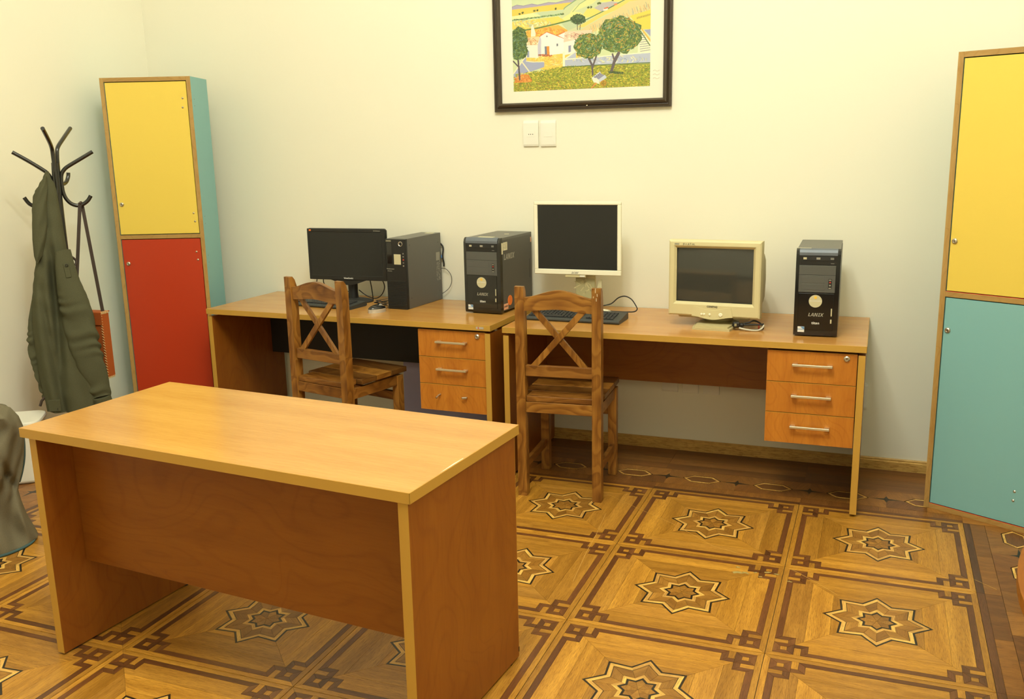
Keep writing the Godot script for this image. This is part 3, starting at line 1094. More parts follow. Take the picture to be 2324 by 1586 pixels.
# ------------------------------------------------------------------ electronics
func tf(p: Vector3, yaw := 0.0) -> Transform3D:
	return Transform3D(Basis(Vector3.UP, yaw), p)

func disc(parent: Node, called: String, c: Vector3, r: float, m: Material, th := 0.0006, q := Basis(Vector3(1, 0, 0), PI / 2)) -> MeshInstance3D:
	var g := G.new()
	g.lathe([Vector2(0, th), Vector2(r, th), Vector2(r, 0)], 28, Transform3D(q, c))
	return part(parent, called, g, m)

# black midi tower; local: front face on z = 0, foot on y = 0
func tower(label: String, at: Vector3, yaw: float, W: float, H: float, D: float, side_marks: bool) -> void:
	var t := thing("tower_computer", label, "computer", at, yaw, "black tower computers with silver letters")
	var hw := W / 2
	var g := G.new()
	g.bx(-hw + 0.002, hw - 0.002, 0.012, H, -D, -0.026, 0.0015)
	var case_ := part(t, "case", g, M.case_grey)
	for x in [hw - 0.0022, -hw + 0.0006]:
		g = G.new()
		g.bx(x, x + 0.0016, 0.018, H - 0.012, -D + 0.006, -0.030, 0.0005)
		part(t, "side_cover", g, M.case_dark)
	for x in [-hw + 0.03, hw - 0.03]:
		for z in [-0.05, -D + 0.05]:
			g = G.new()
			g.lathe([Vector2(0, 0), Vector2(0.011, 0), Vector2(0.012, 0.013)], 12, tf(Vector3(x, 0, z)))
			part(t, "rubber_foot", g, M.black_soft)
	# front moulding: gloss frame swelling at the lower half
	var prof := PackedVector2Array([Vector2(-0.027, 0.006), Vector2(-0.004, 0.006), Vector2(0.0, 0.02), Vector2(0.0, H - 0.022), Vector2(-0.006, H - 0.006), Vector2(-0.016, H + 0.001), Vector2(-0.027, H + 0.002)])
	g = G.new()
	g.extr(prof, W, Transform3D(Basis(Vector3(0, 0, 1), Vector3.UP, Vector3(1, 0, 0)), Vector3(-hw, 0, 0)))
	part(t, "front_frame", g, M.black_gloss)
	# curved top strip of bluish metal
	g = G.new()
	var strip := PackedVector2Array([Vector2(-0.020, H + 0.0022), Vector2(-0.015, H + 0.0026), Vector2(-0.004, H - 0.003), Vector2(0.0018, H - 0.014), Vector2(0.002, H - 0.026), Vector2(0.0, H - 0.026), Vector2(-0.002, H - 0.012), Vector2(-0.012, H - 0.001)])
	g.extr(strip, W - 0.026, Transform3D(Basis(Vector3(0, 0, 1), Vector3.UP, Vector3(1, 0, 0)), Vector3(-hw + 0.013, 0, 0)))
	part(t, "top_strip", g, M.chrome_blue)
	# optical drive
	g = G.new()
	g.bx(-hw + 0.014, hw - 0.016, H - 0.067, H - 0.027, -0.004, 0.0012, 0.0008)
	var dv := part(t, "disc_drive", g, M.black)
	g = G.new()
	g.bx(-hw + 0.028, hw - 0.030, H - 0.048, H - 0.032, 0.001, 0.0026, 0.0008)
	part(dv, "drive_tray", g, M.black_soft)
	for p in [[-0.30, 0.014, M.sticker_grey], [0.0, 0.016, M.print_silver], [0.31, 0.014, M.grey_plastic]]:
		g = G.new()
		g.box(Vector3(p[0] * W, H - 0.039, 0.0028), Vector3(p[1], 0.009, 0.0006), 0.0002)
		part(dv, "drive_mark", g, p[2])
	g = G.new()
	g.box(Vector3(0.32 * W, H - 0.060, 0.0016), Vector3(0.014, 0.003, 0.0012), 0.0004)
	part(dv, "eject_button", g, M.grey_plastic)
	# grey bay covers
	g = G.new()
	g.bx(-hw + 0.014, hw - 0.018, H - 0.110, H - 0.069, -0.004, 0.0016, 0.001)
	part(t, "bay_cover", g, M.bezel_grey)
	g = G.new()
	g.bx(-hw + 0.014, hw - 0.018, H - 0.186, H - 0.111, -0.004, 0.0016, 0.001)
	var bc := part(t, "bay_cover", g, M.bezel_grey)
	for k in 2:
		g = G.new()
		g.bx(-hw + 0.026, hw - 0.062, H - 0.145 - k * 0.030, H - 0.119 - k * 0.030, 0.0014, 0.0024, 0.0006)
		part(bc, "card_slot_cover", g, M.bezel_grey)
	g = G.new()
	g.bx(hw - 0.046, hw - 0.032, H - 0.170, H - 0.126, 0.001, 0.0022, 0.0005)
	var pp := part(bc, "port_panel", g, M.black)
	g = G.new()
	for y in [H - 0.131, H - 0.166]:
		g.box(Vector3(hw - 0.039, y, 0.0024), Vector3(0.010, 0.004, 0.0006))
	part(pp, "usb_port", g, M.print_silver)
	disc(pp, "audio_jack", Vector3(hw - 0.039, H - 0.141, 0.0022), 0.0035, M.red_plug)
	disc(pp, "audio_jack", Vector3(hw - 0.039, H - 0.154, 0.0022), 0.0035, M.print_silver)
	# lower gloss panel, marks
	g = G.new()
	g.bx(-hw + 0.016, hw - 0.020, 0.030, H - 0.190, -0.004, 0.0022, 0.0012)
	part(t, "lower_panel", g, M.black_gloss)
	var st := disc(t, "round_sticker", Vector3(-0.004, H - 0.224, 0.0022), 0.0275, M.sticker_grey)
	disc(st, "sticker_sun", Vector3(-0.004, H - 0.208, 0.0028), 0.006, M.sticker_yellow)
	lettering(st, "sticker_text", "enciclomedia", 0.0055, tf(Vector3(-0.004, H - 0.2225, 0.003)), M.print_white)
	lettering(t, "brand_letters", "LANIX", 0.0155, tf(Vector3(0.0, H - 0.283, 0.0026)), M.print_silver, 0.22)
	lettering(t, "model_letters", "titan", 0.0105, tf(Vector3(0.0, H - 0.320, 0.0026)), M.print_white, 0.0)
	g = G.new()
	g.bx(hw - 0.030, hw - 0.025, H - 0.288, H - 0.254, 0.001, 0.0032, 0.0008)
	g.bx(hw - 0.031, hw - 0.025, H - 0.320, H - 0.302, 0.001, 0.0032, 0.0008)
	part(t, "button", g, M.sticker_grey)
	g = G.new()
	g.bx(-hw + 0.018, -hw + 0.046, 0.020, 0.045, 0.0, 0.0028, 0.0006)
	var ist := part(t, "chip_sticker", g, M.print_white)
	g = G.new()
	g.extr(PackedVector2Array([Vector2(0, 0), Vector2(0, 0.014), Vector2(-0.017, 0.014)]), 0.0004, tf(Vector3(-hw + 0.0455, 0.0305, 0.0028)))
	part(ist, "sticker_corner", g, M.sticker_blue)
	lettering(ist, "sticker_text", "inside", 0.006, tf(Vector3(-hw + 0.030, 0.033, 0.003)), M.sticker_blue)
	# side marks
	var sq := Basis(Vector3(0, 0, -1), Vector3.UP, Vector3(1, 0, 0))
	if side_marks:
		lettering(case_, "side_letters", "LANIX", 0.030, Transform3D(sq, Vector3(hw - 0.0002, H - 0.098, -0.105)), M.print_silver, 0.22)
		var marks := [["paper_label", 0.046, 0.040, H - 0.044, -0.062, M.sticker_paper], ["paper_label", 0.014, 0.056, H - 0.053, -0.026, M.sticker_paper], ["colour_label", 0.050, 0.030, 0.034, -0.058, M.sticker_pink], ["colour_label", 0.010, 0.026, H - 0.04, -D + 0.014, M.sticker_pink]]
		for m in marks:
			g = G.new()
			g.box(Vector3(hw - 0.0002, m[3], m[4]), Vector3(0.0012, m[2], m[1]), 0.0003)
			var o := part(case_, m[0], g, m[5])
			if m[1] > 0.045 and m[2] > 0.035:
				var lines := G.new()
				for k in 5:
					lines.box(Vector3(hw + 0.0005, m[3] + 0.014 - k * 0.006, m[4] + (k % 2) * 0.003), Vector3(0.0004, 0.0014, 0.034 - (k % 3) * 0.006))
				part(o, "label_print", lines, M.grey_plastic)
			elif m[1] > 0.045:
				var blot := G.new()
				for k in 6:
					blot.box(Vector3(hw + 0.0006, m[3] + (k % 2) * 0.002, m[4] + 0.018 - k * 0.007), Vector3(0.0004, 0.010 - (k % 3) * 0.002, 0.004))
				part(o, "label_print", blot, M.ink)
		disc(case_, "round_sticker", Vector3(hw - 0.0004, 0.060, -0.105), 0.026, M.sticker_orange, 0.0012, Basis(Vector3(0, 0, 1), -PI / 2))
		g = G.new()
		g.bx(hw - 0.002, hw - 0.0002, H - 0.24, H - 0.14, -D + 0.030, -D + 0.036)
		part(case_, "hand_grip", g, M.black)
		g = G.new()
		g.bx(-hw + 0.06, hw - 0.06, H, H + 0.0008, -0.070, -0.040)
		part(case_, "paper_label", g, M.sticker_paper)
		g = G.new()
		g.box(Vector3(0.03, H + 0.0004, -0.23), Vector3(0.024, 0.0008, 0.016), 0.0, Basis(Vector3.UP, 0.5))
		part(case_, "paper_label", g, M.sticker_paper)
	else:
		g = G.new()
		g.box(Vector3(-hw + 0.032, H + 0.0024, -0.022), Vector3(0.055, 0.0008, 0.010))
		part(case_, "paper_label", g, M.sticker_paper)

func slim_computer(at: Vector3, yaw: float) -> void:
	var W := 0.122
	var H := 0.372
	var D := 0.375
	var t := thing("slim_computer", "slim dark grey desktop computer standing on its side with slotted lower front", "computer", at, yaw)
	var hw := W / 2
	var g := G.new()
	g.bx(-hw, hw, 0.0, H, -D, -0.022, 0.002)
	var cs := part(t, "case", g, M.case_grey)
	g = G.new()
	g.bx(-hw, hw, 0.0, H - 0.001, -0.0225, 0.0, 0.003)
	part(t, "front_panel", g, M.black)
	# ribbed intake
	for k in 20:
		g = G.new()
		var y := 0.020 + k * 0.0068
		g.box(Vector3(0, y, 0.0016), Vector3(W - 0.010, 0.0034, 0.0042), 0.0008)
		part(t, "intake_slat", g, M.black_soft)
	g = G.new()
	g.bx(-hw + 0.006, -hw + 0.036, H - 0.015, H - 0.008, 0.0, 0.0008)
	part(t, "badge", g, M.sticker_grey)
	lettering(t, "badge_letters", "lenovo", 0.0065, tf(Vector3(-hw + 0.021, H - 0.0115, 0.001)), M.ink)
	g = G.new()
	g.lathe([Vector2(0.0085, 0.0012), Vector2(0.0105, 0.003), Vector2(0.0132, 0.0026), Vector2(0.0136, 0)], 24, Transform3D(Basis(Vector3(1, 0, 0), PI / 2), Vector3(hw - 0.028, H - 0.026, 0)))
	var pb := part(t, "power_ring", g, M.steel)
	disc(pb, "power_button", Vector3(hw - 0.028, H - 0.026, 0), 0.0085, M.black_soft, 0.0014)
	g = G.new()
	g.bx(-hw + 0.010, -hw + 0.040, H - 0.130, H - 0.020, 0.0, 0.0012, 0.0004)
	part(t, "disc_drive", g, M.black_gloss)
	g = G.new()
	g.bx(-0.010, 0.032, H - 0.134, H - 0.080, 0.0, 0.0012, 0.001)
	part(t, "paper_label", g, M.sticker_grey)
	for k in 5:
		disc(t, "front_port", Vector3(hw - 0.014, H - 0.076 - k * 0.016, 0), 0.004, [M.grey_plastic, M.grey_plastic, M.red_plug, M.grey_plastic, M.print_silver][k], 0.001)
	lettering(t, "model_letters", "ThinkCentre", 0.006, tf(Vector3(-hw + 0.026, H - 0.158, 0.0006)), M.print_silver)
	lettering(t, "model_letters", "M Series", 0.005, tf(Vector3(-hw + 0.022, H - 0.169, 0.0006)), M.print_silver)
	# side cover details
	g = G.new()
	for p in [[H - 0.035, -0.045], [0.055, -0.045], [H - 0.05, -D + 0.03], [0.05, -D + 0.03]]:
		g.lathe([Vector2(0, 0.001), Vector2(0.004, 0.0006), Vector2(0.0045, 0)], 10, Transform3D(Basis(Vector3(0, 0, 1), -PI / 2), Vector3(hw, p[0], p[1])))
	part(cs, "rivet", g, M.case_dark)
	g = G.new()
	g.box(Vector3(hw + 0.0004, 0.245, -D + 0.038), Vector3(0.0008, 0.045, 0.040))
	part(cs, "spec_label", g, M.print_silver)
	g = G.new()
	rng.seed = 9
	for k in 34:
		g.box(Vector3(hw + 0.0004, 0.115 + (k / 3) * 0.0095 + rng.randf_range(-0.002, 0.002), -D + 0.020 + (k % 3) * 0.015 + rng.randf_range(-0.003, 0.003)), Vector3(0.0008, 0.0065, 0.004 + rng.randf() * 0.005), 0.0, Basis(Vector3(1, 0, 0), rng.randf_range(-0.6, 0.6)))
	part(cs, "torn_label", g, M.print_silver, "torn remains of a paper label")
	g = G.new()
	g.box(Vector3(0.018, H + 0.0004, -D + 0.045), Vector3(0.05, 0.0008, 0.028))
	part(cs, "paper_label", g, M.sticker_paper)
	# cables on the back
	g = G.new()
	g.tube([Vector3(hw - 0.02, H - 0.055, -D), Vector3(hw - 0.012, H - 0.062, -D - 0.016), Vector3(hw + 0.008, H - 0.085, -D - 0.012), Vector3(hw + 0.006, H - 0.13, -D - 0.006), Vector3(hw + 0.010, H - 0.17, -D - 0.010), Vector3(hw + 0.008, H - 0.19, -D - 0.012)], 0.0042, 8)
	part(cs, "power_cable", g, M.cable)
	g = G.new()
	g.box(Vector3(hw - 0.004, H - 0.135, -D - 0.010), Vector3(0.020, 0.018, 0.016), 0.003)
	part(cs, "video_plug", g, M.sticker_blue)
	g = G.new()
	g.tube([Vector3(hw - 0.01, H - 0.20, -D - 0.008), Vector3(hw + 0.022, H - 0.205, -D - 0.012), Vector3(hw + 0.050, H - 0.235, -D - 0.012), Vector3(hw + 0.056, H - 0.27, -D - 0.010), Vector3(hw + 0.042, H - 0.305, -D - 0.010), Vector3(hw + 0.016, H - 0.33, -D - 0.008), Vector3(hw - 0.01, H - 0.345, -D - 0.006)], 0.0016, 6)
	part(cs, "thin_cable", g, M.cable)

# keyboard lying on y = 0, front edge towards +z, back raised
func keyboard(label: String, at: Vector3, yaw: float, W: float, D: float, hb: float, body: Material) -> void:
	var t := thing("keyboard", label, "keyboard", at, yaw, "computer keyboards on the desks")
	var tilt := atan2(hb - 0.014, D)
	var g := G.new()
	var prof := PackedVector2Array([Vector2(-D / 2, 0.004), Vector2(-D / 2 + 0.01, 0.0), Vector2(D / 2 - 0.008, 0.0), Vector2(D / 2, 0.006), Vector2(D / 2, 0.012), Vector2(D / 2 - 0.008, 0.017), Vector2(-D / 2 + 0.006, hb), Vector2(-D / 2, hb - 0.008)])
	g.extr(prof, W, Transform3D(Basis(Vector3(0, 0, 1), Vector3.UP, Vector3(1, 0, 0)), Vector3(-W / 2, 0, 0)))
	part(t, "keyboard_body", g, body)
	var q := Basis(Vector3(1, 0, 0), tilt)
	# key blocks: [first x, columns], rows of five; each key one mesh shared by all
	var kg := G.new()
	kg.box(Vector3(0, 0.004, 0), Vector3(0.0158, 0.008, 0.0158), 0.0022)
	var km := kg.mesh(M.key)
	var wide := G.new()
	wide.box(Vector3(0, 0.004, 0), Vector3(0.098, 0.008, 0.0158), 0.0022)
	var wm := wide.mesh(M.key)
	var xs := []
	for c in 15:
		xs.append(-W / 2 + 0.018 + c * 0.0185)
	for c in 3:
		xs.append(-W / 2 + 0.318 + c * 0.0185)
	for c in 4:
		xs.append(-W / 2 + 0.386 + c * 0.0185)
	var s := (W - 0.03) / 0.455
	for r in 6:
		var z := -D / 2 + 0.024 + r * (D - 0.056) / 5.0
		var y := 0.016 + (hb - 0.017) * (D / 2 - 0.008 - z) / (D - 0.014)
		for c in xs.size():
			if r == 5 and c > 3 and c < 9:
				if c == 6:
					var o := MeshInstance3D.new()
					o.mesh = wm
					o.name = "space_bar"
					t.add_child(o, true)
					o.transform = Transform3D(q, Vector3((xs[c] + W / 2) * s - W / 2, y, z))
				continue
			if (r == 4 and (c == 15 or c == 17)) or (r == 3 and c > 14 and c < 18) or (r == 0 and c > 17):
				continue
			var o := MeshInstance3D.new()
			o.mesh = km
			o.name = "key"
			t.add_child(o, true)
			o.transform = Transform3D(q, Vector3((xs[c] + W / 2) * s - W / 2, y, z))

func flat_monitor_black(at: Vector3, yaw: float) -> void:
	var t := thing("flat_monitor", "black widescreen flat monitor on the desk, tilted base behind the keyboard", "monitor", at, yaw)
	# local: y = 0 on the desk; panel front on z = 0
	var x := 0.243
	var y0 := 0.122
	var y1 := 0.408
	var g := G.new()
	g.bx(-x, x, y0, y1, -0.030, 0.0, 0.010)
	var sh := part(t, "monitor_shell", g, M.black)
	# hanging lip under the lower edge
	g = G.new()
	var lip := PackedVector2Array()
	for k in 17:
		var u := k / 16.0 * 2.0 - 1.0
		lip.append(Vector2(u * x * 0.62, y0 + 0.006 - 0.034 * pow(0.5 + 0.5 * cos(u * PI), 1.0)))
	g.extr(lip, 0.022, tf(Vector3(0, 0, -0.024)))
	part(sh, "lower_lip", g, M.black)
	g = G.new()
	for e in [[-x + 0.001, x - 0.001, y1 - 0.020, y1 - 0.001], [-x + 0.001, x - 0.001, y0 + 0.001, y0 + 0.026], [-x + 0.001, -x + 0.017, y0 + 0.02, y1 - 0.015], [x - 0.026, x - 0.001, y0 + 0.02, y1 - 0.015]]:
		g.bx(e[0], e[1], e[2], e[3], -0.006, 0.0035, 0.003)
	part(t, "bezel", g, M.black)
	g = G.new()
	g.bx(-x + 0.014, x - 0.022, y0 + 0.022, y1 - 0.016, -0.004, 0.0012)
	part(t, "screen", g, M.screen)
	g = G.new()
	g.box(Vector3(-x + 0.022, y1 - 0.010, 0.0037), Vector3(0.013, 0.009, 0.0006))
	part(t, "maker_badge", g, M.sticker_orange)
	lettering(t, "brand_letters", "ViewSonic", 0.009, tf(Vector3(0.005, y0 + 0.012, 0.0037)), M.print_white)
	lettering(t, "model_letters", "VX1962wm", 0.006, tf(Vector3(x - 0.050, y1 - 0.011, 0.0037)), M.print_silver)
	g = G.new()
	g.tube([Vector3(0, y0 + 0.04, -0.045), Vector3(0, y0 - 0.03, -0.050), Vector3(0, 0.05, -0.050), Vector3(0, 0.012, -0.045)], [0.030, 0.027, 0.026, 0.032], 12)
	part(t, "stand_neck", g, M.black)
	g = G.new()
	var base := []
	for k in 32:
		base.append(0)
	var pf := [Vector2(0, 0.020), Vector2(0.06, 0.018), Vector2(0.10, 0.012), Vector2(0.125, 0.005), Vector2(0.125, 0)]
	g.lathe(pf, 32, Transform3D(Basis(Vector3(1.02, 0, 0), Vector3.UP, Vector3(0, 0, 0.72)), Vector3(0, 0, -0.030)))
	part(t, "stand_base", g, M.black_soft)
	for pts in [[Vector3(0.19, 0.14, -0.028), Vector3(0.20, 0.085, -0.045), Vector3(0.17, 0.035, -0.06), Vector3(0.12, 0.012, -0.075), Vector3(0.07, 0.028, -0.07), Vector3(0.03, 0.06, -0.06)], [Vector3(0.118, 0.14, -0.028), Vector3(0.117, 0.07, -0.05), Vector3(0.114, 0.012, -0.065), Vector3(0.112, 0.004, -0.07)], [Vector3(-0.17, 0.14, -0.028), Vector3(-0.18, 0.09, -0.045), Vector3(-0.13, 0.058, -0.06), Vector3(-0.06, 0.05, -0.06), Vector3(-0.02, 0.05, -0.055)], [Vector3(-0.21, 0.14, -0.028), Vector3(-0.225, 0.10, -0.04), Vector3(-0.24, 0.05, -0.055), Vector3(-0.245, 0.004, -0.06)]]:
		g = G.new()
		g.tube(pts, 0.0028, 6)
		part(t, "monitor_lead", g, M.cable)

func flat_monitor_white(at: Vector3, yaw: float) -> void:
	var t := thing("flat_monitor", "ivory white square flat monitor with dark screen behind the wooden chair", "monitor", at, yaw)
	var x := 0.2275
	var y0 := 0.196
	var y1 := 0.562
	var g := G.new()
	g.bx(-x + 0.006, x - 0.006, y0 + 0.008, y1 - 0.004, -0.040, -0.010, 0.008)
	part(t, "monitor_shell", g, M.ivory)
	g = G.new()
	var b := [0.021, 0.021, 0.017, 0.027]
	for e in [[-x, x, y1 - b[2], y1], [-x, x, y0, y0 + b[3]], [-x, -x + b[0], y0 + b[3] - 0.002, y1 - b[2] + 0.002], [x - b[1], x, y0 + b[3] - 0.002, y1 - b[2] + 0.002]]:
		g.bx(e[0], e[1], e[2], e[3], -0.014, 0.0, 0.004)
	part(t, "bezel", g, M.ivory)
	g = G.new()
	g.bx(-x + 0.019, x - 0.019, y0 + 0.025, y1 - 0.015, -0.010, -0.005)
	part(t, "screen", g, M.screen)
	lettering(t, "brand_letters", "acer", 0.013, tf(Vector3(-0.010, y0 + 0.012, 0.0006)), M.print_silver, 0.15)
	g = G.new()
	g.bx(-0.066, 0.044, y0 - 0.014, y0 + 0.001, -0.020, -0.006, 0.003)
	var bs := part(t, "button_strip", g, M.beige)
	g = G.new()
	g.box(Vector3(0.026, y0 - 0.007, -0.005), Vector3(0.030, 0.009, 0.006), 0.003)
	part(bs, "power_button", g, M.white_plastic)
	g = G.new()
	g.bx(-0.020, 0.084, 0.02, y0 + 0.06, -0.058, -0.040, 0.004)
	part(t, "stand_neck", g, M.beige_dark)
	# neck cover smeared with old glue
	g = G.new()
	g.bx(-0.018, 0.082, 0.03, y0 - 0.022, -0.041, -0.0385, 0.001)
	var nk := part(t, "neck_cover", g, M.tape)
	g = G.new()
	rng.seed = 21
	for k in 14:
		g.box(Vector3(rng.randf_range(-0.008, 0.072), rng.randf_range(0.08, y0 - 0.035), -0.0382), Vector3(0.003 + rng.randf() * 0.003, 0.02 + rng.randf() * 0.04, 0.0008), 0.0, Basis(Vector3(0, 0, 1), rng.randf_range(-1.4, 1.4)))
	part(nk, "glue_smear", g, M.beige_dark)
	g = G.new()
	g.extr(PackedVector2Array([Vector2(0.080, 0.112), Vector2(0.094, 0.128), Vector2(0.100, 0.150), Vector2(0.104, 0.166), Vector2(0.120, 0.172), Vector2(0.118, 0.140), Vector2(0.121, 0.118), Vector2(0.106, 0.112), Vector2(0.092, 0.120)]), 0.0015, tf(Vector3(0, 0, -0.036)))
	part(nk, "torn_tape", g, M.sticker_grey)
	g = G.new()
	g.lathe([Vector2(0, 0.024), Vector2(0.05, 0.022), Vector2(0.11, 0.010), Vector2(0.118, 0.003), Vector2(0.118, 0)], 32, Transform3D(Basis(Vector3(1.12, 0, 0), Vector3.UP, Vector3(0, 0, 0.80)), Vector3(0.050, 0, -0.022)))
	part(t, "stand_base", g, M.ivory)
	g = G.new()
	g.tube([Vector3(0.10, 0.03, -0.06), Vector3(0.16, 0.045, -0.058), Vector3(0.20, 0.078, -0.055), Vector3(0.235, 0.088, -0.052), Vector3(0.268, 0.075, -0.050), Vector3(0.292, 0.045, -0.046), Vector3(0.300, 0.026, -0.044), Vector3(0.285, 0.013, -0.042), Vector3(0.24, 0.010, -0.042), Vector3(0.17, 0.010, -0.044), Vector3(0.12, 0.012, -0.05)], 0.0030, 8)
	part(t, "signal_cable", g, M.cable)

func frame_loop(r: Array, z: float) -> Array:
	return [Vector3(r[0], r[2], z), Vector3(r[1], r[2], z), Vector3(r[1], r[3], z), Vector3(r[0], r[3], z)]

func frame_grow(r: Array, d: float) -> Array:
	return [r[0] - d, r[1] + d, r[2] - d, r[3] + d]

func crt_monitor(at: Vector3, yaw: float) -> void:
	var t := thing("tube_monitor", "beige bulky tube monitor with greenish dark glass on the desk", "monitor", at, yaw)
	var x := 0.212
	var y0 := 0.052
	var y1 := 0.402
	var g := G.new()
	# front shell: bezel ring swept round the glass
	var o := [-x, x, y0, y1]
	var i := [-x + 0.036, x - 0.038, y0 + 0.066, y1 - 0.036]
	var loops := [frame_loop(i, -0.012), frame_loop(frame_grow(i, 0.010), 0.0), frame_loop(frame_grow(i, 0.013), 0.0012), frame_loop(frame_grow(o, -0.008), 0.0), frame_loop(frame_grow(o, -0.002), -0.004), frame_loop(o, -0.012), frame_loop(o, -0.052), frame_loop(frame_grow(o, -0.008), -0.054)]
	for k in loops.size() - 1:
		for s in 4:
			var s2: int = (s + 1) % 4
			var A: Vector3 = loops[k][s]
			var B: Vector3 = loops[k][s2]
			var Cc: Vector3 = loops[k + 1][s2]
			var Dd: Vector3 = loops[k + 1][s]
			var nn := (B - A).cross(Dd - A).normalized()
			var out: Vector3 = ((A + B) * 0.5 - Vector3(0, (y0 + y1) / 2, 0)).normalized() * 0.4 + Vector3(0, 0, 1)
			if k == 0:
				out = Vector3(0, 0, 1) - ((A + B) * 0.5 - Vector3(0, (y0 + y1) / 2, 0)).normalized() * 0.3
			if k >= 5:
				out = (A + B) * 0.5 - Vector3(0, (y0 + y1) / 2, 0)
				out.z = -0.01
			if nn.dot(out) < 0:
				nn = -nn
			g.face([A, B, Cc, Dd], nn)
	var bz := part(t, "bezel", g, M.beige)
	# bulged glass
	g = G.new()
	var rows := []
	for a in 13:
		var row := []
		for b in 17:
			var u := b / 16.0 * 2.0 - 1.0
			var v := a / 12.0 * 2.0 - 1.0
			row.append(Vector3(lerpf(i[0], i[1], b / 16.0), lerpf(i[2], i[3], a / 12.0), -0.010 - 0.012 * (u * u + v * v) * 0.5))
		rows.append(row)
	g.surf(rows)
	part(t, "screen", g, M.crt_glass)
	# tapering back housing
	g = G.new()
	var br := []
	for k in 6:
		var z: float = [-0.052, -0.10, -0.16, -0.24, -0.33, -0.36][k]
		var sx: float = [0.203, 0.206, 0.204, 0.190, 0.140, 0.12][k]
		var ya: float = [y0 + 0.008, y0 + 0.006, y0 + 0.012, y0 + 0.030, y0 + 0.060, y0 + 0.075][k]
		var yb: float = [y1 - 0.008, y1 - 0.010, y1 - 0.030, y1 - 0.075, y1 - 0.115, y1 - 0.13][k]
		var row := []
		for q in 28:
			var an := TAU * q / 28.0
			var cx := cos(an)
			var cy := sin(an)
			row.append(Vector3(signf(cx) * pow(absf(cx), 0.4) * sx, (ya + yb) / 2 + signf(cy) * pow(absf(cy), 0.4) * (yb - ya) / 2, z))
		br.append(row)
	g.surf(br, true, -1.0)
	g.face(br[5], Vector3(0, 0, -1))
	part(t, "back_housing", g, M.beige_dark)
	# curved control panel
	g = G.new()
	var cp := PackedVector2Array()
	for k in 13:
		var u := k / 12.0 * 2.0 - 1.0
		cp.append(Vector2(-0.004 + u * 0.086, y0 + 0.046 - 0.016 * (0.5 + 0.5 * cos(u * PI))))
	for k in 13:
		var u := 1.0 - k / 12.0 * 2.0
		cp.append(Vector2(-0.004 + u * 0.095, y0 + 0.002 - 0.014 * (0.5 + 0.5 * cos(u * PI))))
	g.extr(cp, 0.012, tf(Vector3(0, 0, -0.008)))
	var pn := part(bz, "control_panel", g, M.beige)
	for p in [[-0.052, 0.0055], [-0.040, 0.0055], [-0.014, 0.0055], [0.036, 0.0095]]:
		g = G.new()
		g.lathe([Vector2(0, 0.004), Vector2(p[1] * 0.6, 0.0045), Vector2(p[1] * 0.9, 0.003), Vector2(p[1], 0)], 20, Transform3D(Basis(Vector3(1, 0, 0), PI / 2), Vector3(p[0], y0 + 0.012, 0.004)))
		part(t, "button", g, M.ivory)
	lettering(t, "brand_letters", "COMPAQ", 0.0085, tf(Vector3(-0.004, y0 + 0.048, 0.0018)), M.ink)
	lettering(t, "marker_writing", "9 = AT m.", 0.0105, tf(Vector3(-x + 0.095, y1 - 0.018, 0.0014)), M.ink, 0.25, "Droid Sans", 0.0004, 400)
	g = G.new()
	for k in 4:
		g.box(Vector3(-x + 0.030 + k * 0.0055, y1 - 0.018, 0.0013), Vector3(0.0035, 0.007, 0.0006))
	part(t, "model_mark", g, M.grey_plastic)
	g = G.new()
	g.bx(-0.170, -0.060, y0 - 0.012, y0 + 0.004, -0.10, -0.030, 0.004)
	g.bx(0.085, 0.160, y0 - 0.012, y0 + 0.004, -0.10, -0.030, 0.004)
	part(t, "underside_rail", g, M.beige_dark)
	# swivel foot
	g = G.new()
	g.lathe([Vector2(0.095, 0.055), Vector2(0.085, 0.040), Vector2(0.070, 0.024), Vector2(0.060, 0.016)], 28, tf(Vector3(0.0, 0, -0.12)))
	part(t, "swivel", g, M.beige_dark)
	g = G.new()
	g.extr(PackedVector2Array([Vector2(-0.095, -0.04), Vector2(-0.070, 0.10), Vector2(0.080, 0.10), Vector2(0.105, -0.04), Vector2(0.090, -0.16), Vector2(-0.080, -0.16)]), 0.010, Transform3D(Basis(Vector3(1, 0, 0), Vector3(0, 0, -1), Vector3(0, 1, 0)), Vector3(0.0, 0.0, -0.10)))
	g.extr(PackedVector2Array([Vector2(-0.082, -0.030), Vector2(-0.060, 0.09), Vector2(0.070, 0.09), Vector2(0.092, -0.030), Vector2(0.080, -0.15), Vector2(-0.070, -0.15)]), 0.008, Transform3D(Basis(Vector3(1, 0, 0), Vector3(0, 0, -1), Vector3(0, 1, 0)), Vector3(0.0, 0.010, -0.10)))
	part(t, "stand_base", g, M.beige_dark)
	# bundled leads lying by the foot
	var cb := thing("cable_bundle", "bundled black and grey monitor leads lying by the tube monitor foot", "cable", at, yaw)
	g = G.new()
	g.box(Vector3(0.110, 0.026, 0.010), Vector3(0.036, 0.028, 0.026), 0.008, Basis(Vector3.UP, 0.3))
	g.box(Vector3(0.134, 0.024, 0.006), Vector3(0.022, 0.020, 0.020), 0.007, Basis(Vector3.UP, 0.1))
	part(cb, "power_plug", g, M.black)
	g = G.new()
	g.box(Vector3(0.1095, 0.026, 0.0232), Vector3(0.010, 0.012, 0.003), 0.001, Basis(Vector3.UP, 0.3))
	part(cb, "plug_pin", g, M.tape)
	g = G.new()
	g.tube([Vector3(0.140, 0.026, 0.006), Vector3(0.175, 0.027, 0.0), Vector3(0.215, 0.028, -0.01), Vector3(0.226, 0.030, -0.02)], 0.0036, 8)
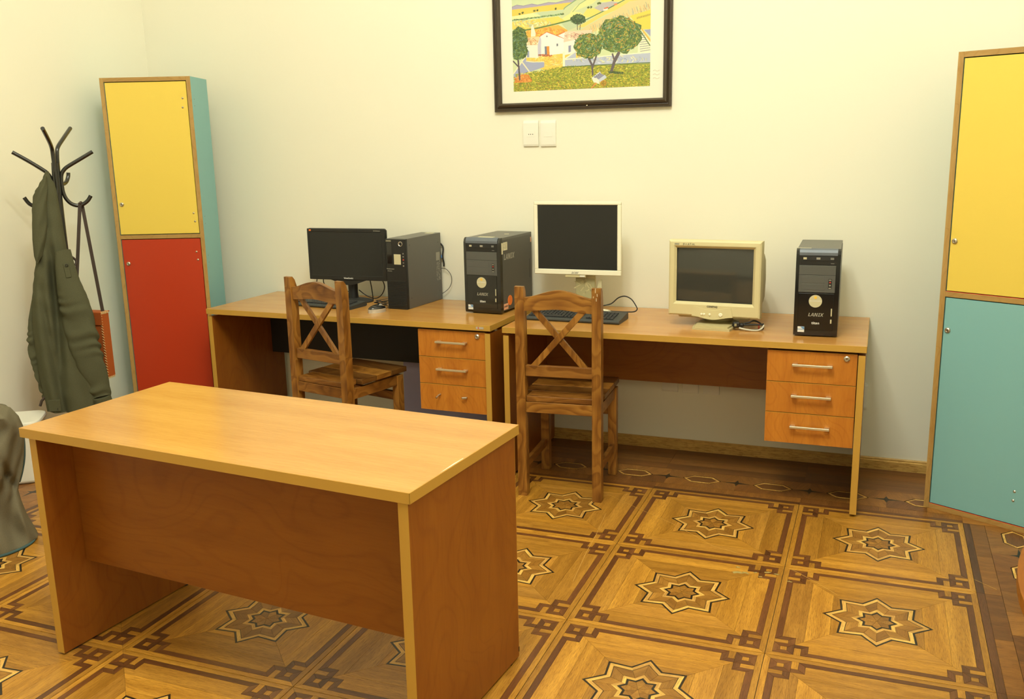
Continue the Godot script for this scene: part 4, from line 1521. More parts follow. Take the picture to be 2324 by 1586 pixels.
	g.tube([Vector3(0.140, 0.030, 0.0), Vector3(0.165, 0.036, -0.004), Vector3(0.180, 0.042, -0.02), Vector3(0.200, 0.036, -0.03), Vector3(0.222, 0.020, -0.03), Vector3(0.222, 0.006, -0.02), Vector3(0.19, 0.0045, 0.0), Vector3(0.15, 0.0045, 0.008)], 0.0036, 8)
	part(cb, "black_lead", g, M.cable)
	g = G.new()
	g.tube([Vector3(0.125, 0.012, 0.016), Vector3(0.155, 0.007, 0.018), Vector3(0.185, 0.0045, 0.016), Vector3(0.208, 0.0045, 0.006), Vector3(0.222, 0.012, -0.008), Vector3(0.230, 0.026, -0.016)], 0.0042, 8)
	part(cb, "grey_lead", g, M.cable_grey)
	g = G.new()
	g.box(Vector3(0.205, 0.016, -0.026), Vector3(0.006, 0.03, 0.006), 0.001)
	part(cb, "red_tie", g, M.red_plug)

func mouse(at: Vector3, yaw: float) -> void:
	var t := thing("computer_mouse", "silver and black computer mouse on the desk beside the slim computer", "mouse", at, yaw)
	for half in 2:
		var g := G.new()
		var rows := []
		for a in 9:
			var row := []
			for b in 24:
				var an := TAU * b / 24.0
				var f := sin(a / 8.0 * PI / 2)   # 0 at top centre, 1 at the rim
				var k := f if half == 0 else 1.0
				var yy := (0.019 + 0.019 * cos(a / 8.0 * PI / 2)) if half == 0 else 0.020 * (1.0 - a / 8.0)
				var rx := 0.030 + (0.001 if half else 0.0)
				var rz := 0.052 + (0.001 if half else 0.0)
				row.append(Vector3(cos(an) * rx * k * (1.0 - 0.10 * sin(an)), yy + (0.004 * sin(an) * (1.0 - f) if half == 0 else 0.0), sin(an) * rz * k))
			rows.append(row)
		g.surf(rows, true)
		if half == 1:
			g.face(rows[8], Vector3(0, -1, 0))
		part(t, ["mouse_shell", "mouse_rim"][half], g, [M.black_gloss, M.silver][half])
	var g := G.new()
	g.lathe([Vector2(0, -0.004), Vector2(0.008, -0.004), Vector2(0.008, 0.004), Vector2(0, 0.004)], 16, Transform3D(Basis(Vector3(0, 0, 1), PI / 2), Vector3(0, 0.033, -0.026)))
	part(t, "scroll_wheel", g, M.silver)
	g = G.new()
	g.tube([Vector3(0, 0.014, -0.052), Vector3(-0.008, 0.012, -0.075), Vector3(-0.03, 0.004, -0.10), Vector3(-0.055, 0.004, -0.12), Vector3(-0.075, 0.004, -0.125)], 0.0016, 6)
	part(t, "mouse_lead", g, M.cable)

func build_electronics() -> void:
	var HL := 0.760
	var HR := 0.755
	tower("black tower computer with side stickers standing on the desk with the black monitor", Vector3(-0.928, HL, 0.412), deg_to_rad(-4.5), 0.205, 0.385, 0.385, true)
	tower("black tower computer alone at the far end of the desk with the tube monitor", Vector3(0.695, HR, 0.545), deg_to_rad(1.2), 0.182, 0.382, 0.40, false)
	slim_computer(Vector3(-1.424, HL, 0.400), deg_to_rad(-4.0))
	flat_monitor_black(Vector3(-1.806, HL, 0.255), deg_to_rad(2.0))
	flat_monitor_white(Vector3(-0.478, HR, 0.250), deg_to_rad(0.5))
	crt_monitor(Vector3(0.240, HR, 0.462), deg_to_rad(-4.0))
	keyboard("black keyboard on the desk under the black widescreen monitor", Vector3(-1.868, HL, 0.392), deg_to_rad(-7.0), 0.43, 0.155, 0.026, M.kb)
	keyboard("dark grey keyboard on the desk in front of the white monitor", Vector3(-0.430, HR, 0.412), deg_to_rad(-1.0), 0.475, 0.170, 0.034, M.kb)
	mouse(Vector3(-1.492, HL, 0.505), deg_to_rad(-25.0))
	# thin coiled lead by the slim computer
	var t := thing("cable_coil", "loose coil of thin black leads beside the mouse and slim computer", "cable", Vector3(-1.645, HL, 0.24))
	var g := G.new()
	rng.seed = 31
	for k in 5:
		var pts := []
		for q in 9:
			var a := q / 8.0 * TAU * 1.2 + k
			pts.append(Vector3(0.085 + cos(a) * (0.022 + 0.005 * k) + rng.randf_range(-0.004, 0.004), 0.003 + 0.03 * (0.5 + 0.5 * sin(a * 0.7 + k)), 0.09 + sin(a) * (0.03 + 0.004 * k)))
		g.tube(pts, 0.0016, 6)
	g.tube([Vector3(0.0, 0.003, 0.02), Vector3(0.02, 0.006, 0.02), Vector3(0.04, 0.003, 0.03), Vector3(0.06, 0.008, 0.07), Vector3(0.08, 0.003, 0.09)], 0.0018, 6)
	part(t, "coiled_lead", g, M.cable)

# ------------------------------------------------------------------ wall plates and painting
func plate(called: String, label: String, cat: String, c: Vector3, w: float, h: float, kind: int) -> void:
	var t := thing(called, label, cat, c, 0.0, "white wall plates")
	var g := G.new()
	# softly domed plate: rounded top and bottom
	var prof := PackedVector2Array([Vector2(0, -h / 2), Vector2(0.008, -h / 2 + 0.002), Vector2(0.011, -h / 2 + 0.012), Vector2(0.012, 0), Vector2(0.011, h / 2 - 0.014), Vector2(0.007, h / 2 - 0.003), Vector2(0, h / 2)])
	g.extr(prof, w, Transform3D(Basis(Vector3(0, 0, 1), Vector3.UP, Vector3(1, 0, 0)), Vector3(-w / 2, 0, 0)))
	part(t, "cover_plate", g, M.white_plastic)
	g = G.new()
	g.box(Vector3(0, -0.004, 0.0121), Vector3(w * 0.55, 0.026, 0.0014), 0.0005)
	var o := part(t, "socket_insert", g, M.white_plastic)
	if kind == 0:
		g = G.new()
		for k in 3:
			g.lathe([Vector2(0, 0.0004), Vector2(0.0024, 0.0004), Vector2(0.0024, 0)], 10, Transform3D(Basis(Vector3(1, 0, 0), PI / 2), Vector3((k - 1) * 0.011, -0.004, 0.0127)))
		part(o, "pin_hole", g, M.dark_hole)

func build_wall_things() -> void:
	plate("wall_socket", "white wall plate with three small holes, under the picture", "socket", Vector3(-0.8005, 1.654, 0), 0.083, 0.134, 0)
	plate("blank_plate", "white wall plate with a plain blank insert, under the picture", "socket", Vector3(-0.705, 1.652, 0), 0.083, 0.134, 1)
	for k in 3:
		plate("low_socket", ["low white socket behind the desk, nearest the wooden chair", "low white socket behind the desk, middle of the three", "low white socket behind the desk, nearest the drawers"][k], "socket", Vector3(-0.046 + k * 0.107, 0.374, 0), 0.082, 0.124, 0)
	plate("low_socket", "low white socket on the wall just past the drawers' outer panel", "socket", Vector3(0.893, 0.364, 0), 0.060, 0.130, 0)
	# added board under the desk; its lavender colour imitates cooler light on the wall
	var lb := thing("added_tint_board", "added pale lavender board under the desk, its colour standing in for cooler light on the wall", "board", Vector3(-1.22, 0, 0.045))
	var g := G.new()
	g.box(Vector3(0, 0.215, 0), Vector3(0.76, 0.43, 0.010), 0.002, Basis(Vector3(1, 0, 0), -0.045))
	part(lb, "board", g, M.lavender)
	# framed picture
	var x0 := -0.998
	var x1 := -0.060
	var y0 := 1.768
	var y1 := 2.600
	var t := thing("framed_picture", "dark framed print of a farm landscape with green trees, on the wall", "picture", Vector3((x0 + x1) / 2, y0, 0))
	var W := x1 - x0
	var H := y1 - y0
	# moulding profile: outer ridge, hollow, inner bead (u inwards, z out from the wall)
	var mp := [Vector2(0, 0.004), Vector2(0, 0.020), Vector2(0.004, 0.026), Vector2(0.010, 0.027), Vector2(0.014, 0.022), Vector2(0.017, 0.021), Vector2(0.023, 0.030), Vector2(0.032, 0.034), Vector2(0.039, 0.028), Vector2(0.043, 0.016)]
	var cs := [Vector2(-W / 2, 0), Vector2(W / 2, 0), Vector2(W / 2, H), Vector2(-W / 2, H)]
	var inw := [Vector2(1, 1), Vector2(-1, 1), Vector2(-1, -1), Vector2(1, -1)]
	for s in 4:
		g = G.new()
		for k in mp.size() - 1:
			var s2 := (s + 1) % 4
			var A: Vector2 = cs[s] + inw[s] * mp[k].x
			var B: Vector2 = cs[s2] + inw[s2] * mp[k].x
			var Cc: Vector2 = cs[s2] + inw[s2] * mp[k + 1].x
			var D: Vector2 = cs[s] + inw[s] * mp[k + 1].x
			var a3 := Vector3(A.x, A.y, mp[k].y)
			var b3 := Vector3(B.x, B.y, mp[k].y)
			var c3 := Vector3(Cc.x, Cc.y, mp[k + 1].y)
			var d3 := Vector3(D.x, D.y, mp[k + 1].y)
			var nn := (b3 - a3).cross(d3 - a3).normalized()
			if nn.z < 0 or (absf(nn.z) < 0.01 and nn.dot(Vector3(-inw[s].x - inw[s2].x, -inw[s].y - inw[s2].y, 0)) < 0):
				nn = -nn
			g.face([a3, b3, c3, d3], nn)
		part(t, "frame_rail", g, M.frame)
	g = G.new()
	g.box(Vector3(0.04, 0.018, 0.0285), Vector3(0.006, 0.004, 0.002))
	part(t, "frame_chip", g, M.sticker_paper)
	g = G.new()
	g.bx(-W / 2 + 0.03, W / 2 - 0.03, 0.03, H - 0.03, 0.004, 0.014)
	part(t, "mount_board", g, M.mat_board)
	# the print itself
	var pw := 0.723
	var ph := pw * 1367.0 / 1405.0
	var pc := Vector2(-0.5298 - (x0 + x1) / 2, 1.869 - y0)
	var pm := mat(c8(238, 238, 236), 0.55)
	pm.albedo_texture = ImageTexture.create_from_image(paint())
	pm.texture_repeat = false
	g = G.new()
	var z := 0.0146
	g.face([Vector3(pc.x - pw / 2, pc.y, z), Vector3(pc.x + pw / 2, pc.y, z), Vector3(pc.x + pw / 2, pc.y + ph, z), Vector3(pc.x - pw / 2, pc.y + ph, z)], Vector3(0, 0, 1), [Vector2(0, 1), Vector2(1, 1), Vector2(1, 0), Vector2(0, 0)])
	part(t, "print", g, pm)
	g = G.new()
	for k in 3:
		g.tube([Vector3(0.375, 0.172 - k * 0.018, 0.0146), Vector3(0.385, 0.176 - k * 0.018, 0.0146), Vector3(0.395, 0.170 - k * 0.018, 0.0146), Vector3(0.408, 0.175 - k * 0.018, 0.0146)], 0.0008, 4)
	part(t, "pencil_note", g, M.tape_note)

# the printed landscape: drawn in units of the print (x 297..1702, y up to 937, tilted view removed)
var pim: Image
const PS := 0.5125
func pxy(x: float, y: float) -> Vector2:
	return Vector2((x - 297.0) * PS, (y + (x - 307.0) * 47.0 / 1400.0 + 430.0) * PS)

func pfill(pts: Array, c: Color) -> void:
	var q := PackedVector2Array()
	for p in pts:
		q.append(pxy(p[0], p[1]))
	var lo := 99999.0
	var hi := -99999.0
	for p in q:
		lo = minf(lo, p.y)
		hi = maxf(hi, p.y)
	for y in range(maxi(int(lo), 0), mini(int(hi) + 1, pim.get_height())):
		var yc := y + 0.5
		var xs := []
		for i in q.size():
			var a := q[i]
			var b := q[(i + 1) % q.size()]
			if (a.y <= yc) != (b.y <= yc):
				xs.append(a.x + (yc - a.y) / (b.y - a.y) * (b.x - a.x))
		xs.sort()
		for i in range(0, xs.size() - 1, 2):
			pim.fill_rect(Rect2i(int(xs[i]), y, int(xs[i + 1]) - int(xs[i]) + 1, 1), c)

func pstroke(x0: float, y0: float, x1: float, y1: float, w: float, c: Color) -> void:
	var a := pxy(x0, y0)
	var b := pxy(x1, y1)
	var n := int(a.distance_to(b)) + 1
	var s := maxi(int(w * PS + 0.5), 1)
	for k in n + 1:
		var p := a.lerp(b, k / float(n))
		pim.fill_rect(Rect2i(int(p.x) - s / 2, int(p.y) - s / 2, s, s), c)

func pline(pts: Array, w: float, c: Color) -> void:
	for i in pts.size() - 1:
		pstroke(pts[i][0], pts[i][1], pts[i + 1][0], pts[i + 1][1], w, c)

func pjit(c: Color, d: float) -> Color:
	var k := 1.0 + rng.randf_range(-d, d)
	return Color(clampf(c.r * k + rng.randf_range(-d, d) * 0.15, 0, 1), clampf(c.g * k, 0, 1), clampf(c.b * k + rng.randf_range(-d, d) * 0.15, 0, 1))

func pdabs(cx: float, cy: float, rx: float, ry: float, n: int, cols: Array, len: float, w: float, curl: float) -> void:
	for k in n:
		var a := rng.randf() * TAU
		var r := sqrt(rng.randf())
		var x := cx + cos(a) * r * rx
		var y := cy + sin(a) * r * ry
		var an := a + PI / 2 + curl * rng.randf_range(-1, 1)
		var c := pjit(cols[rng.randi() % cols.size()], 0.12)
		pstroke(x, y, x + cos(an) * len, y + sin(an) * len * 0.8, w, c)

func ptree(cx: float, cy: float, rx: float, ry: float, n: int, cols: Array) -> void:
	var pts := []
	for k in 40:
		var a := TAU * k / 40.0
		var r := 1.0 + 0.07 * sin(a * 7.0 + cx) + 0.05 * sin(a * 11.0)
		pts.append([cx + cos(a) * rx * r, cy + sin(a) * ry * r])
	pfill(pts, c8(86, 110, 60))
	pdabs(cx, cy, rx * 0.97, ry * 0.97, n, cols, 20, 5, 0.8)

func paint() -> Image:
	rng.seed = 4
	pim = Image.create(720, 700, false, Image.FORMAT_RGB8)
	for y in 700:
		var k := clampf((y / PS - 430.0 + 430.0) / 540.0, 0, 1)
		pim.fill_rect(Rect2i(0, y, 720, 1), Color8(150, 182, 190).lerp(Color8(216, 226, 178), k))
	pfill([[290, 125], [350, 105], [420, 115], [510, 100], [570, 112], [680, 92], [760, 97], [860, 80], [930, 85], [965, 75], [965, 110], [290, 155]], c8(178, 168, 192))
	pline([[290, 128], [350, 108], [420, 118], [510, 103], [570, 115], [680, 95], [760, 100], [860, 83], [960, 80]], 4, c8(140, 132, 165))
	pfill([[290, 150], [950, 98], [860, 165], [770, 168], [560, 180], [290, 215]], c8(250, 206, 92))
	# the big hill and its patches
	pfill([[800, 230], [850, 150], [960, 80], [1130, 10], [1300, -60], [1707, -230], [1707, 250], [1300, 260], [1000, 330], [850, 300]], c8(208, 216, 168))
	pfill([[900, 200], [960, 140], [1150, 40], [1240, 40], [1130, 120]], c8(238, 228, 156))
	pfill([[1080, 120], [1200, 60], [1330, 0], [1500, -60], [1707, -120], [1707, -20], [1430, 40], [1290, 50]], c8(226, 222, 150))
	pfill([[1200, 105], [1290, 50], [1400, 35], [1480, 85], [1430, 110], [1300, 115]], c8(248, 226, 124))
	pfill([[1430, 40], [1550, 15], [1707, -12], [1707, 60], [1500, 85]], c8(236, 164, 84))
	pfill([[1145, 165], [1220, 120], [1320, 105], [1440, 130], [1340, 170], [1220, 198]], c8(190, 184, 184))
	pfill([[1030, 225], [1080, 165], [1150, 165], [1225, 198], [1170, 235], [1060, 245]], c8(250, 218, 112))
	pfill([[825, 245], [940, 185], [1010, 200], [1070, 245], [960, 300], [850, 285]], c8(246, 230, 152))
	pline([[810, 210], [850, 150], [960, 85], [1130, 12], [1320, -60]], 8, c8(140, 170, 130))
	pline([[930, 190], [1000, 120], [1160, 35]], 5, c8(150, 176, 130))
	pfill([[560, 182], [850, 165], [800, 222], [600, 222]], c8(200, 214, 176))
	pfill([[290, 212], [520, 190], [600, 218], [480, 240], [290, 256]], c8(250, 238, 172))
	for k in 60:
		var u := k / 59.0
		pstroke(lerpf(290, 830, u), lerpf(252, 208, u) + rng.randf_range(-6, 4), lerpf(290, 830, u) + 6, lerpf(252, 208, u), 11, pjit(c8(130, 156, 110), 0.2))
	pfill([[290, 268], [780, 226], [850, 270], [700, 322], [430, 345], [290, 335]], c8(250, 216, 104))
	pfill([[480, 305], [560, 275], [645, 268], [695, 310], [500, 325]], c8(250, 234, 176))
	pdabs(520, 285, 220, 35, 160, [c8(246, 222, 130), c8(226, 220, 150), c8(250, 200, 84), c8(200, 210, 180)], 26, 5, 0.3)
	pfill([[410, 410], [450, 350], [620, 330], [780, 305], [880, 360], [850, 430], [430, 440]], c8(246, 182, 80))
	pdabs(650, 365, 200, 35, 150, [c8(246, 160, 64), c8(250, 206, 100), c8(236, 150, 80)], 22, 5, 0.3)
	pfill([[810, 290], [915, 262], [1020, 345], [880, 362]], c8(194, 208, 170))
	pline([[400, 350], [560, 332], [720, 305], [930, 262]], 12, c8(100, 130, 74))
	pfill([[880, 362], [1000, 320], [1150, 300], [1150, 380], [860, 380]], c8(212, 214, 170))
	pfill([[980, 330], [1240, 200], [1460, 100], [1707, 60], [1707, 95], [1560, 112], [1250, 228], [1040, 335]], c8(250, 212, 112))
	pline([[1060, 270], [1250, 190], [1450, 98]], 7, c8(104, 134, 84))
	pfill([[1000, 365], [1100, 312], [1300, 222], [1500, 112], [1707, 95], [1707, 190], [1520, 238], [1400, 265], [1150, 380]], c8(226, 206, 150))
	for k in 130:
		var u := rng.randf()
		var x := lerpf(1080, 1700, u)
		var y := lerpf(330, 110, u) + rng.randf_range(0, 70)
		pstroke(x, y, x + 14, y + 40, 4, pjit([c8(170, 178, 160), c8(228, 170, 110), c8(240, 216, 140), c8(180, 170, 140)][k % 4], 0.1))
	pfill([[1500, 245], [1707, 192], [1707, 370], [1600, 370]], c8(250, 212, 88))
	for k in 16:
		pstroke(1570 + k * 9, 275 - k * 2, 1573 + k * 9, 260 - k * 2, 4, c8(120, 130, 70))
	# far bushes, cottages
	for p in [[410, 182], [535, 165], [568, 163], [757, 155], [380, 192], [1090, 155], [1115, 152], [1190, 122], [1205, 120], [1330, 95]]:
		pdabs(p[0], p[1], 9, 8, 14, [c8(84, 100, 60)], 5, 6, 1)
	pfill([[1240, 175], [1285, 165], [1280, 185], [1240, 192]], c8(250, 240, 220))
	pfill([[1246, 165], [1285, 155], [1290, 166], [1250, 175]], c8(226, 110, 70))
	pfill([[1345, 130], [1375, 125], [1375, 140], [1345, 146]], c8(226, 140, 90))
	ptree(985, 258, 72, 42, 260, [c8(72, 94, 62), c8(100, 122, 74), c8(60, 82, 56)])
	pline([[975, 290], [978, 355]], 6, c8(84, 76, 60))
	pline([[1008, 290], [1002, 355]], 6, c8(84, 76, 60))
	# yard and house
	pfill([[420, 610], [835, 560], [960, 550], [1060, 650], [820, 715], [640, 730], [430, 680]], c8(250, 208, 96))
	pdabs(690, 640, 220, 50, 200, [c8(250, 214, 120), c8(246, 190, 90), c8(240, 220, 150)], 24, 5, 0.3)
	pfill([[440, 420], [590, 408], [562, 495], [440, 495]], c8(240, 214, 168))
	pdabs(510, 455, 70, 35, 90, [c8(232, 180, 130), c8(246, 230, 190), c8(220, 160, 110)], 14, 5, 0.4)
	pfill([[440, 490], [567, 490], [567, 612], [440, 608]], c8(248, 240, 226))
	pfill([[500, 318], [512, 296], [524, 318], [544, 380], [540, 410], [494, 410]], c8(246, 236, 214))
	pfill([[565, 600], [565, 480], [592, 410], [660, 368], [848, 436], [838, 575]], c8(250, 245, 240))
	pfill([[565, 600], [565, 490], [592, 412], [600, 440], [598, 596]], c8(206, 200, 216))
	pline([[582, 412], [660, 368], [848, 436]], 6, c8(222, 120, 70))
	pline([[760, 400], [852, 372]], 6, c8(222, 120, 70))
	pfill([[780, 405], [852, 376], [850, 436], [820, 425]], c8(250, 244, 236))
	pfill([[638, 505], [684, 503], [686, 586], [640, 588]], c8(238, 150, 60))
	pfill([[638, 505], [656, 505], [660, 588], [640, 588]], c8(120, 128, 150))
	pfill([[762, 482], [776, 481], [776, 505], [762, 506]], c8(120, 120, 130))
	pfill([[655, 404], [668, 404], [668, 416], [655, 416]], c8(150, 140, 140))
	pdabs(640, 590, 70, 6, 50, [c8(150, 110, 80), c8(210, 110, 70)], 10, 5, 1)
	pfill([[850, 372], [1130, 360], [1110, 400], [1000, 445], [835, 472]], c8(240, 212, 186))
	pdabs(960, 415, 110, 32, 130, [c8(232, 190, 160), c8(246, 226, 200), c8(206, 150, 130)], 16, 5, 0.4)
	pfill([[838, 470], [1000, 440], [970, 570], [835, 592]], c8(248, 242, 232))
	pfill([[886, 504], [910, 500], [908, 560], [886, 566]], c8(150, 150, 180))
	pfill([[450, 545], [472, 543], [472, 605], [450, 606]], c8(150, 160, 190))
	# walls of the yard
	pfill([[303, 770], [420, 608], [440, 600], [440, 640], [630, 655], [630, 700], [470, 748], [303, 815]], c8(168, 174, 206))
	pline([[303, 760], [420, 612], [440, 602]], 10, c8(244, 236, 200))
	pline([[440, 642], [500, 652], [628, 652]], 8, c8(240, 232, 196))
	pline([[395, 650], [470, 742]], 10, c8(240, 232, 196))
	pfill([[840, 632], [960, 560], [960, 620], [1707, 580], [1707, 680], [840, 700]], c8(190, 196, 216))
	pdabs(1300, 640, 380, 35, 140, [c8(206, 210, 224), c8(176, 184, 208), c8(236, 230, 170)], 24, 5, 0.2)
	pline([[840, 632], [1000, 622], [1707, 580]], 10, c8(248, 244, 216))
	pline([[840, 632], [960, 556]], 9, c8(246, 240, 214))
	pfill([[824, 560], [846, 558], [846, 702], [824, 704]], c8(252, 246, 216))
	pfill([[1590, 400], [1640, 380], [1707, 500], [1707, 580], [1580, 585]], c8(248, 242, 206))
	for k in 9:
		pline([[1590 + k * 2, 402 + k * 21], [1640 + k * 8, 405 + k * 19]], 5, c8(150, 150, 160))
	pline([[1618, 368], [1707, 482]], 12, c8(244, 190, 90))
	pline([[1605, 385], [1700, 520]], 7, c8(110, 130, 90))
	pfill([[1640, 375], [1707, 370], [1707, 440]], c8(160, 164, 200))
	# meadow
	pfill([[303, 850], [480, 760], [640, 735], [820, 704], [1707, 680], [1707, 905], [303, 945]], c8(158, 164, 60))
	for k in 3800:
		var x := rng.randf_range(300, 1705)
		var top: float = 690.0 + maxf(0.0, (830.0 - x) * 0.14) + 8.0
		var y := rng.randf_range(top, 938)
		var c: Color = [c8(216, 196, 60), c8(126, 142, 52), c8(98, 120, 48), c8(186, 178, 60), c8(232, 214, 90), c8(150, 120, 60)][rng.randi() % 6]
		if rng.randf() < 0.10 and y > 840:
			c = c8(196, 140, 60)
		var an := rng.randf_range(-0.9, 0.9) + (0.6 if y > 800 else -0.4)
		pstroke(x, y, x + cos(an) * 14, y + sin(an) * 9, 4, pjit(c, 0.12))
	pline([[820, 706], [1200, 690], [1707, 676]], 8, c8(86, 112, 58))
	pfill([[305, 850], [350, 782], [400, 768], [462, 772], [500, 835], [470, 845]], c8(226, 142, 64))
	pdabs(400, 815, 85, 32, 120, [c8(236, 160, 80), c8(206, 120, 54), c8(240, 180, 100)], 16, 5, 0.6)
	# trees with trunks
	pline([[352, 600], [360, 700], [368, 820]], 16, c8(92, 82, 92))
	pline([[300, 640], [350, 690]], 9, c8(92, 82, 92))
	var lv := [c8(80, 104, 56), c8(100, 124, 62), c8(62, 86, 50), c8(74, 98, 54), c8(90, 112, 58), c8(130, 144, 72), c8(112, 142, 118)]
	ptree(365, 430, 88, 112, 700, lv)
	ptree(360, 540, 95, 85, 500, lv)
	pline([[1085, 610], [1125, 690], [1132, 780]], 16, c8(104, 94, 100))
	pline([[1170, 600], [1140, 680], [1128, 720]], 13, c8(104, 94, 100))
	pline([[1395, 580], [1350, 660], [1318, 760]], 24, c8(104, 94, 100))
	pline([[1330, 590], [1350, 650]], 14, c8(104, 94, 100))
	pdabs(1370, 762, 80, 7, 60, [c8(80, 98, 60)], 14, 5, 0.3)
	var rv := [c8(84, 114, 58), c8(108, 134, 62), c8(66, 96, 52), c8(92, 120, 60), c8(76, 104, 56), c8(100, 126, 64), c8(150, 162, 74), c8(126, 158, 126), c8(184, 174, 80), c8(196, 146, 70)]
	ptree(1400, 415, 215, 165, 2400, rv)
	ptree(1085, 510, 140, 115, 1100, rv)
	# the cart
	pfill([[1120, 808], [1150, 790], [1205, 750], [1215, 770], [1160, 815]], c8(226, 226, 232))
	pfill([[1140, 806], [1205, 766], [1250, 785], [1190, 826]], c8(150, 150, 172))
	pfill([[1190, 826], [1255, 782], [1272, 808], [1205, 850]], c8(206, 212, 228))
	pfill([[1120, 808], [1165, 808], [1195, 830], [1200, 868], [1140, 850]], c8(250, 240, 220))
	for k in 4:
		pline([[1150 + k * 16, 796 - k * 11], [1158 + k * 16, 808 - k * 11]], 5, c8(120, 120, 150))
	var wheel := []
	for k in 21:
		wheel.append([1240 + cos(TAU * k / 20.0) * 24, 860 + sin(TAU * k / 20.0) * 22])
	pline(wheel, 9, c8(196, 140, 50))
	pline([[1220, 860], [1260, 860]], 5, c8(160, 110, 40))
	pline([[1240, 840], [1240, 880]], 5, c8(160, 110, 40))
	pline([[1165, 860], [1118, 905]], 9, c8(226, 150, 80))
	return pim

# ------------------------------------------------------------------ coat rack, coat, bag, bin, jacket, bench
func build_corner() -> void:
	var O := Vector3(-2.9, 0, 1.155)
	var yaw := 0.817
	var t := thing("coat_rack", "black tubular metal coat rack with curved arms in the corner", "coat rack", O, yaw)
	var g := G.new()
	g.tube([Vector3(0.0, 0.05, 0), Vector3(0.0, 0.8, 0), Vector3(0.003, 1.40, 0), Vector3(0.008, 1.56, 0)], 0.019, 14)
	part(t, "pole", g, M.rack)
	var arms := [
		[Vector3(0.183, 1.61, 0), Vector3(0.124, 1.576, 0), Vector3(0.065, 1.542, 0), Vector3(0.045, 1.526, 0), Vector3(0.031, 1.505, 0), Vector3(0.026, 1.475, 0), Vector3(0.026, 1.436, 0), Vector3(0.029, 1.408, 0), Vector3(0.038, 1.382, 0), Vector3(0.055, 1.360, 0), Vector3(0.078, 1.348, 0), Vector3(0.100, 1.348, 0), Vector3(0.120, 1.357, 0), Vector3(0.138, 1.372, 0), Vector3(0.152, 1.393, 0)],
		[Vector3(-0.175, 1.616, 0), Vector3(-0.11, 1.572, 0), Vector3(-0.055, 1.531, 0), Vector3(-0.034, 1.512, 0), Vector3(-0.022, 1.49, 0), Vector3(-0.018, 1.46, 0), Vector3(-0.018, 1.42, 0), Vector3(-0.026, 1.395, 0), Vector3(-0.045, 1.366, 0), Vector3(-0.075, 1.350, 0), Vector3(-0.103, 1.351, 0), Vector3(-0.13, 1.366, 0), Vector3(-0.149, 1.397, 0)],
		[Vector3(-0.028, 1.722, 0.20), Vector3(-0.010, 1.672, 0.10), Vector3(0.0, 1.635, 0.035), Vector3(0.002, 1.60, 0.022), Vector3(0.002, 1.50, 0.022), Vector3(0.0, 1.43, 0.022), Vector3(-0.012, 1.38, 0.030), Vector3(-0.03, 1.345, 0.055), Vector3(-0.04, 1.340, 0.075)],
		[Vector3(0.098, 1.730, -0.20), Vector3(0.060, 1.680, -0.10), Vector3(0.029, 1.636, -0.035), Vector3(0.021, 1.60, -0.022), Vector3(0.018, 1.54, -0.022), Vector3(0.018, 1.50, -0.025), Vector3(0.023, 1.466, -0.05), Vector3(0.034, 1.453, -0.085), Vector3(0.050, 1.465, -0.115), Vector3(0.060, 1.488, -0.128), Vector3(0.063, 1.508, -0.13)]]
	for a in arms:
		g = G.new()
		g.tube(a, 0.0098, 10)
		part(t, "hook_arm", g, M.rack)
	for k in 4:
		var an := TAU * k / 4.0 + 0.1
		var d := Vector3(cos(an), 0, sin(an))
		g = G.new()
		g.tube([d * 0.015 + Vector3(0, 0.16, 0), d * 0.03 + Vector3(0, 0.10, 0), d * 0.10 + Vector3(0, 0.045, 0), d * 0.16 + Vector3(0, 0.022, 0), d * 0.19 + Vector3(0, 0.011, 0)], 0.011, 10)
		part(t, "foot", g, M.rack)
	coat(O, yaw)
	bag(O, yaw)
	bin()
	jacket()
	bench()

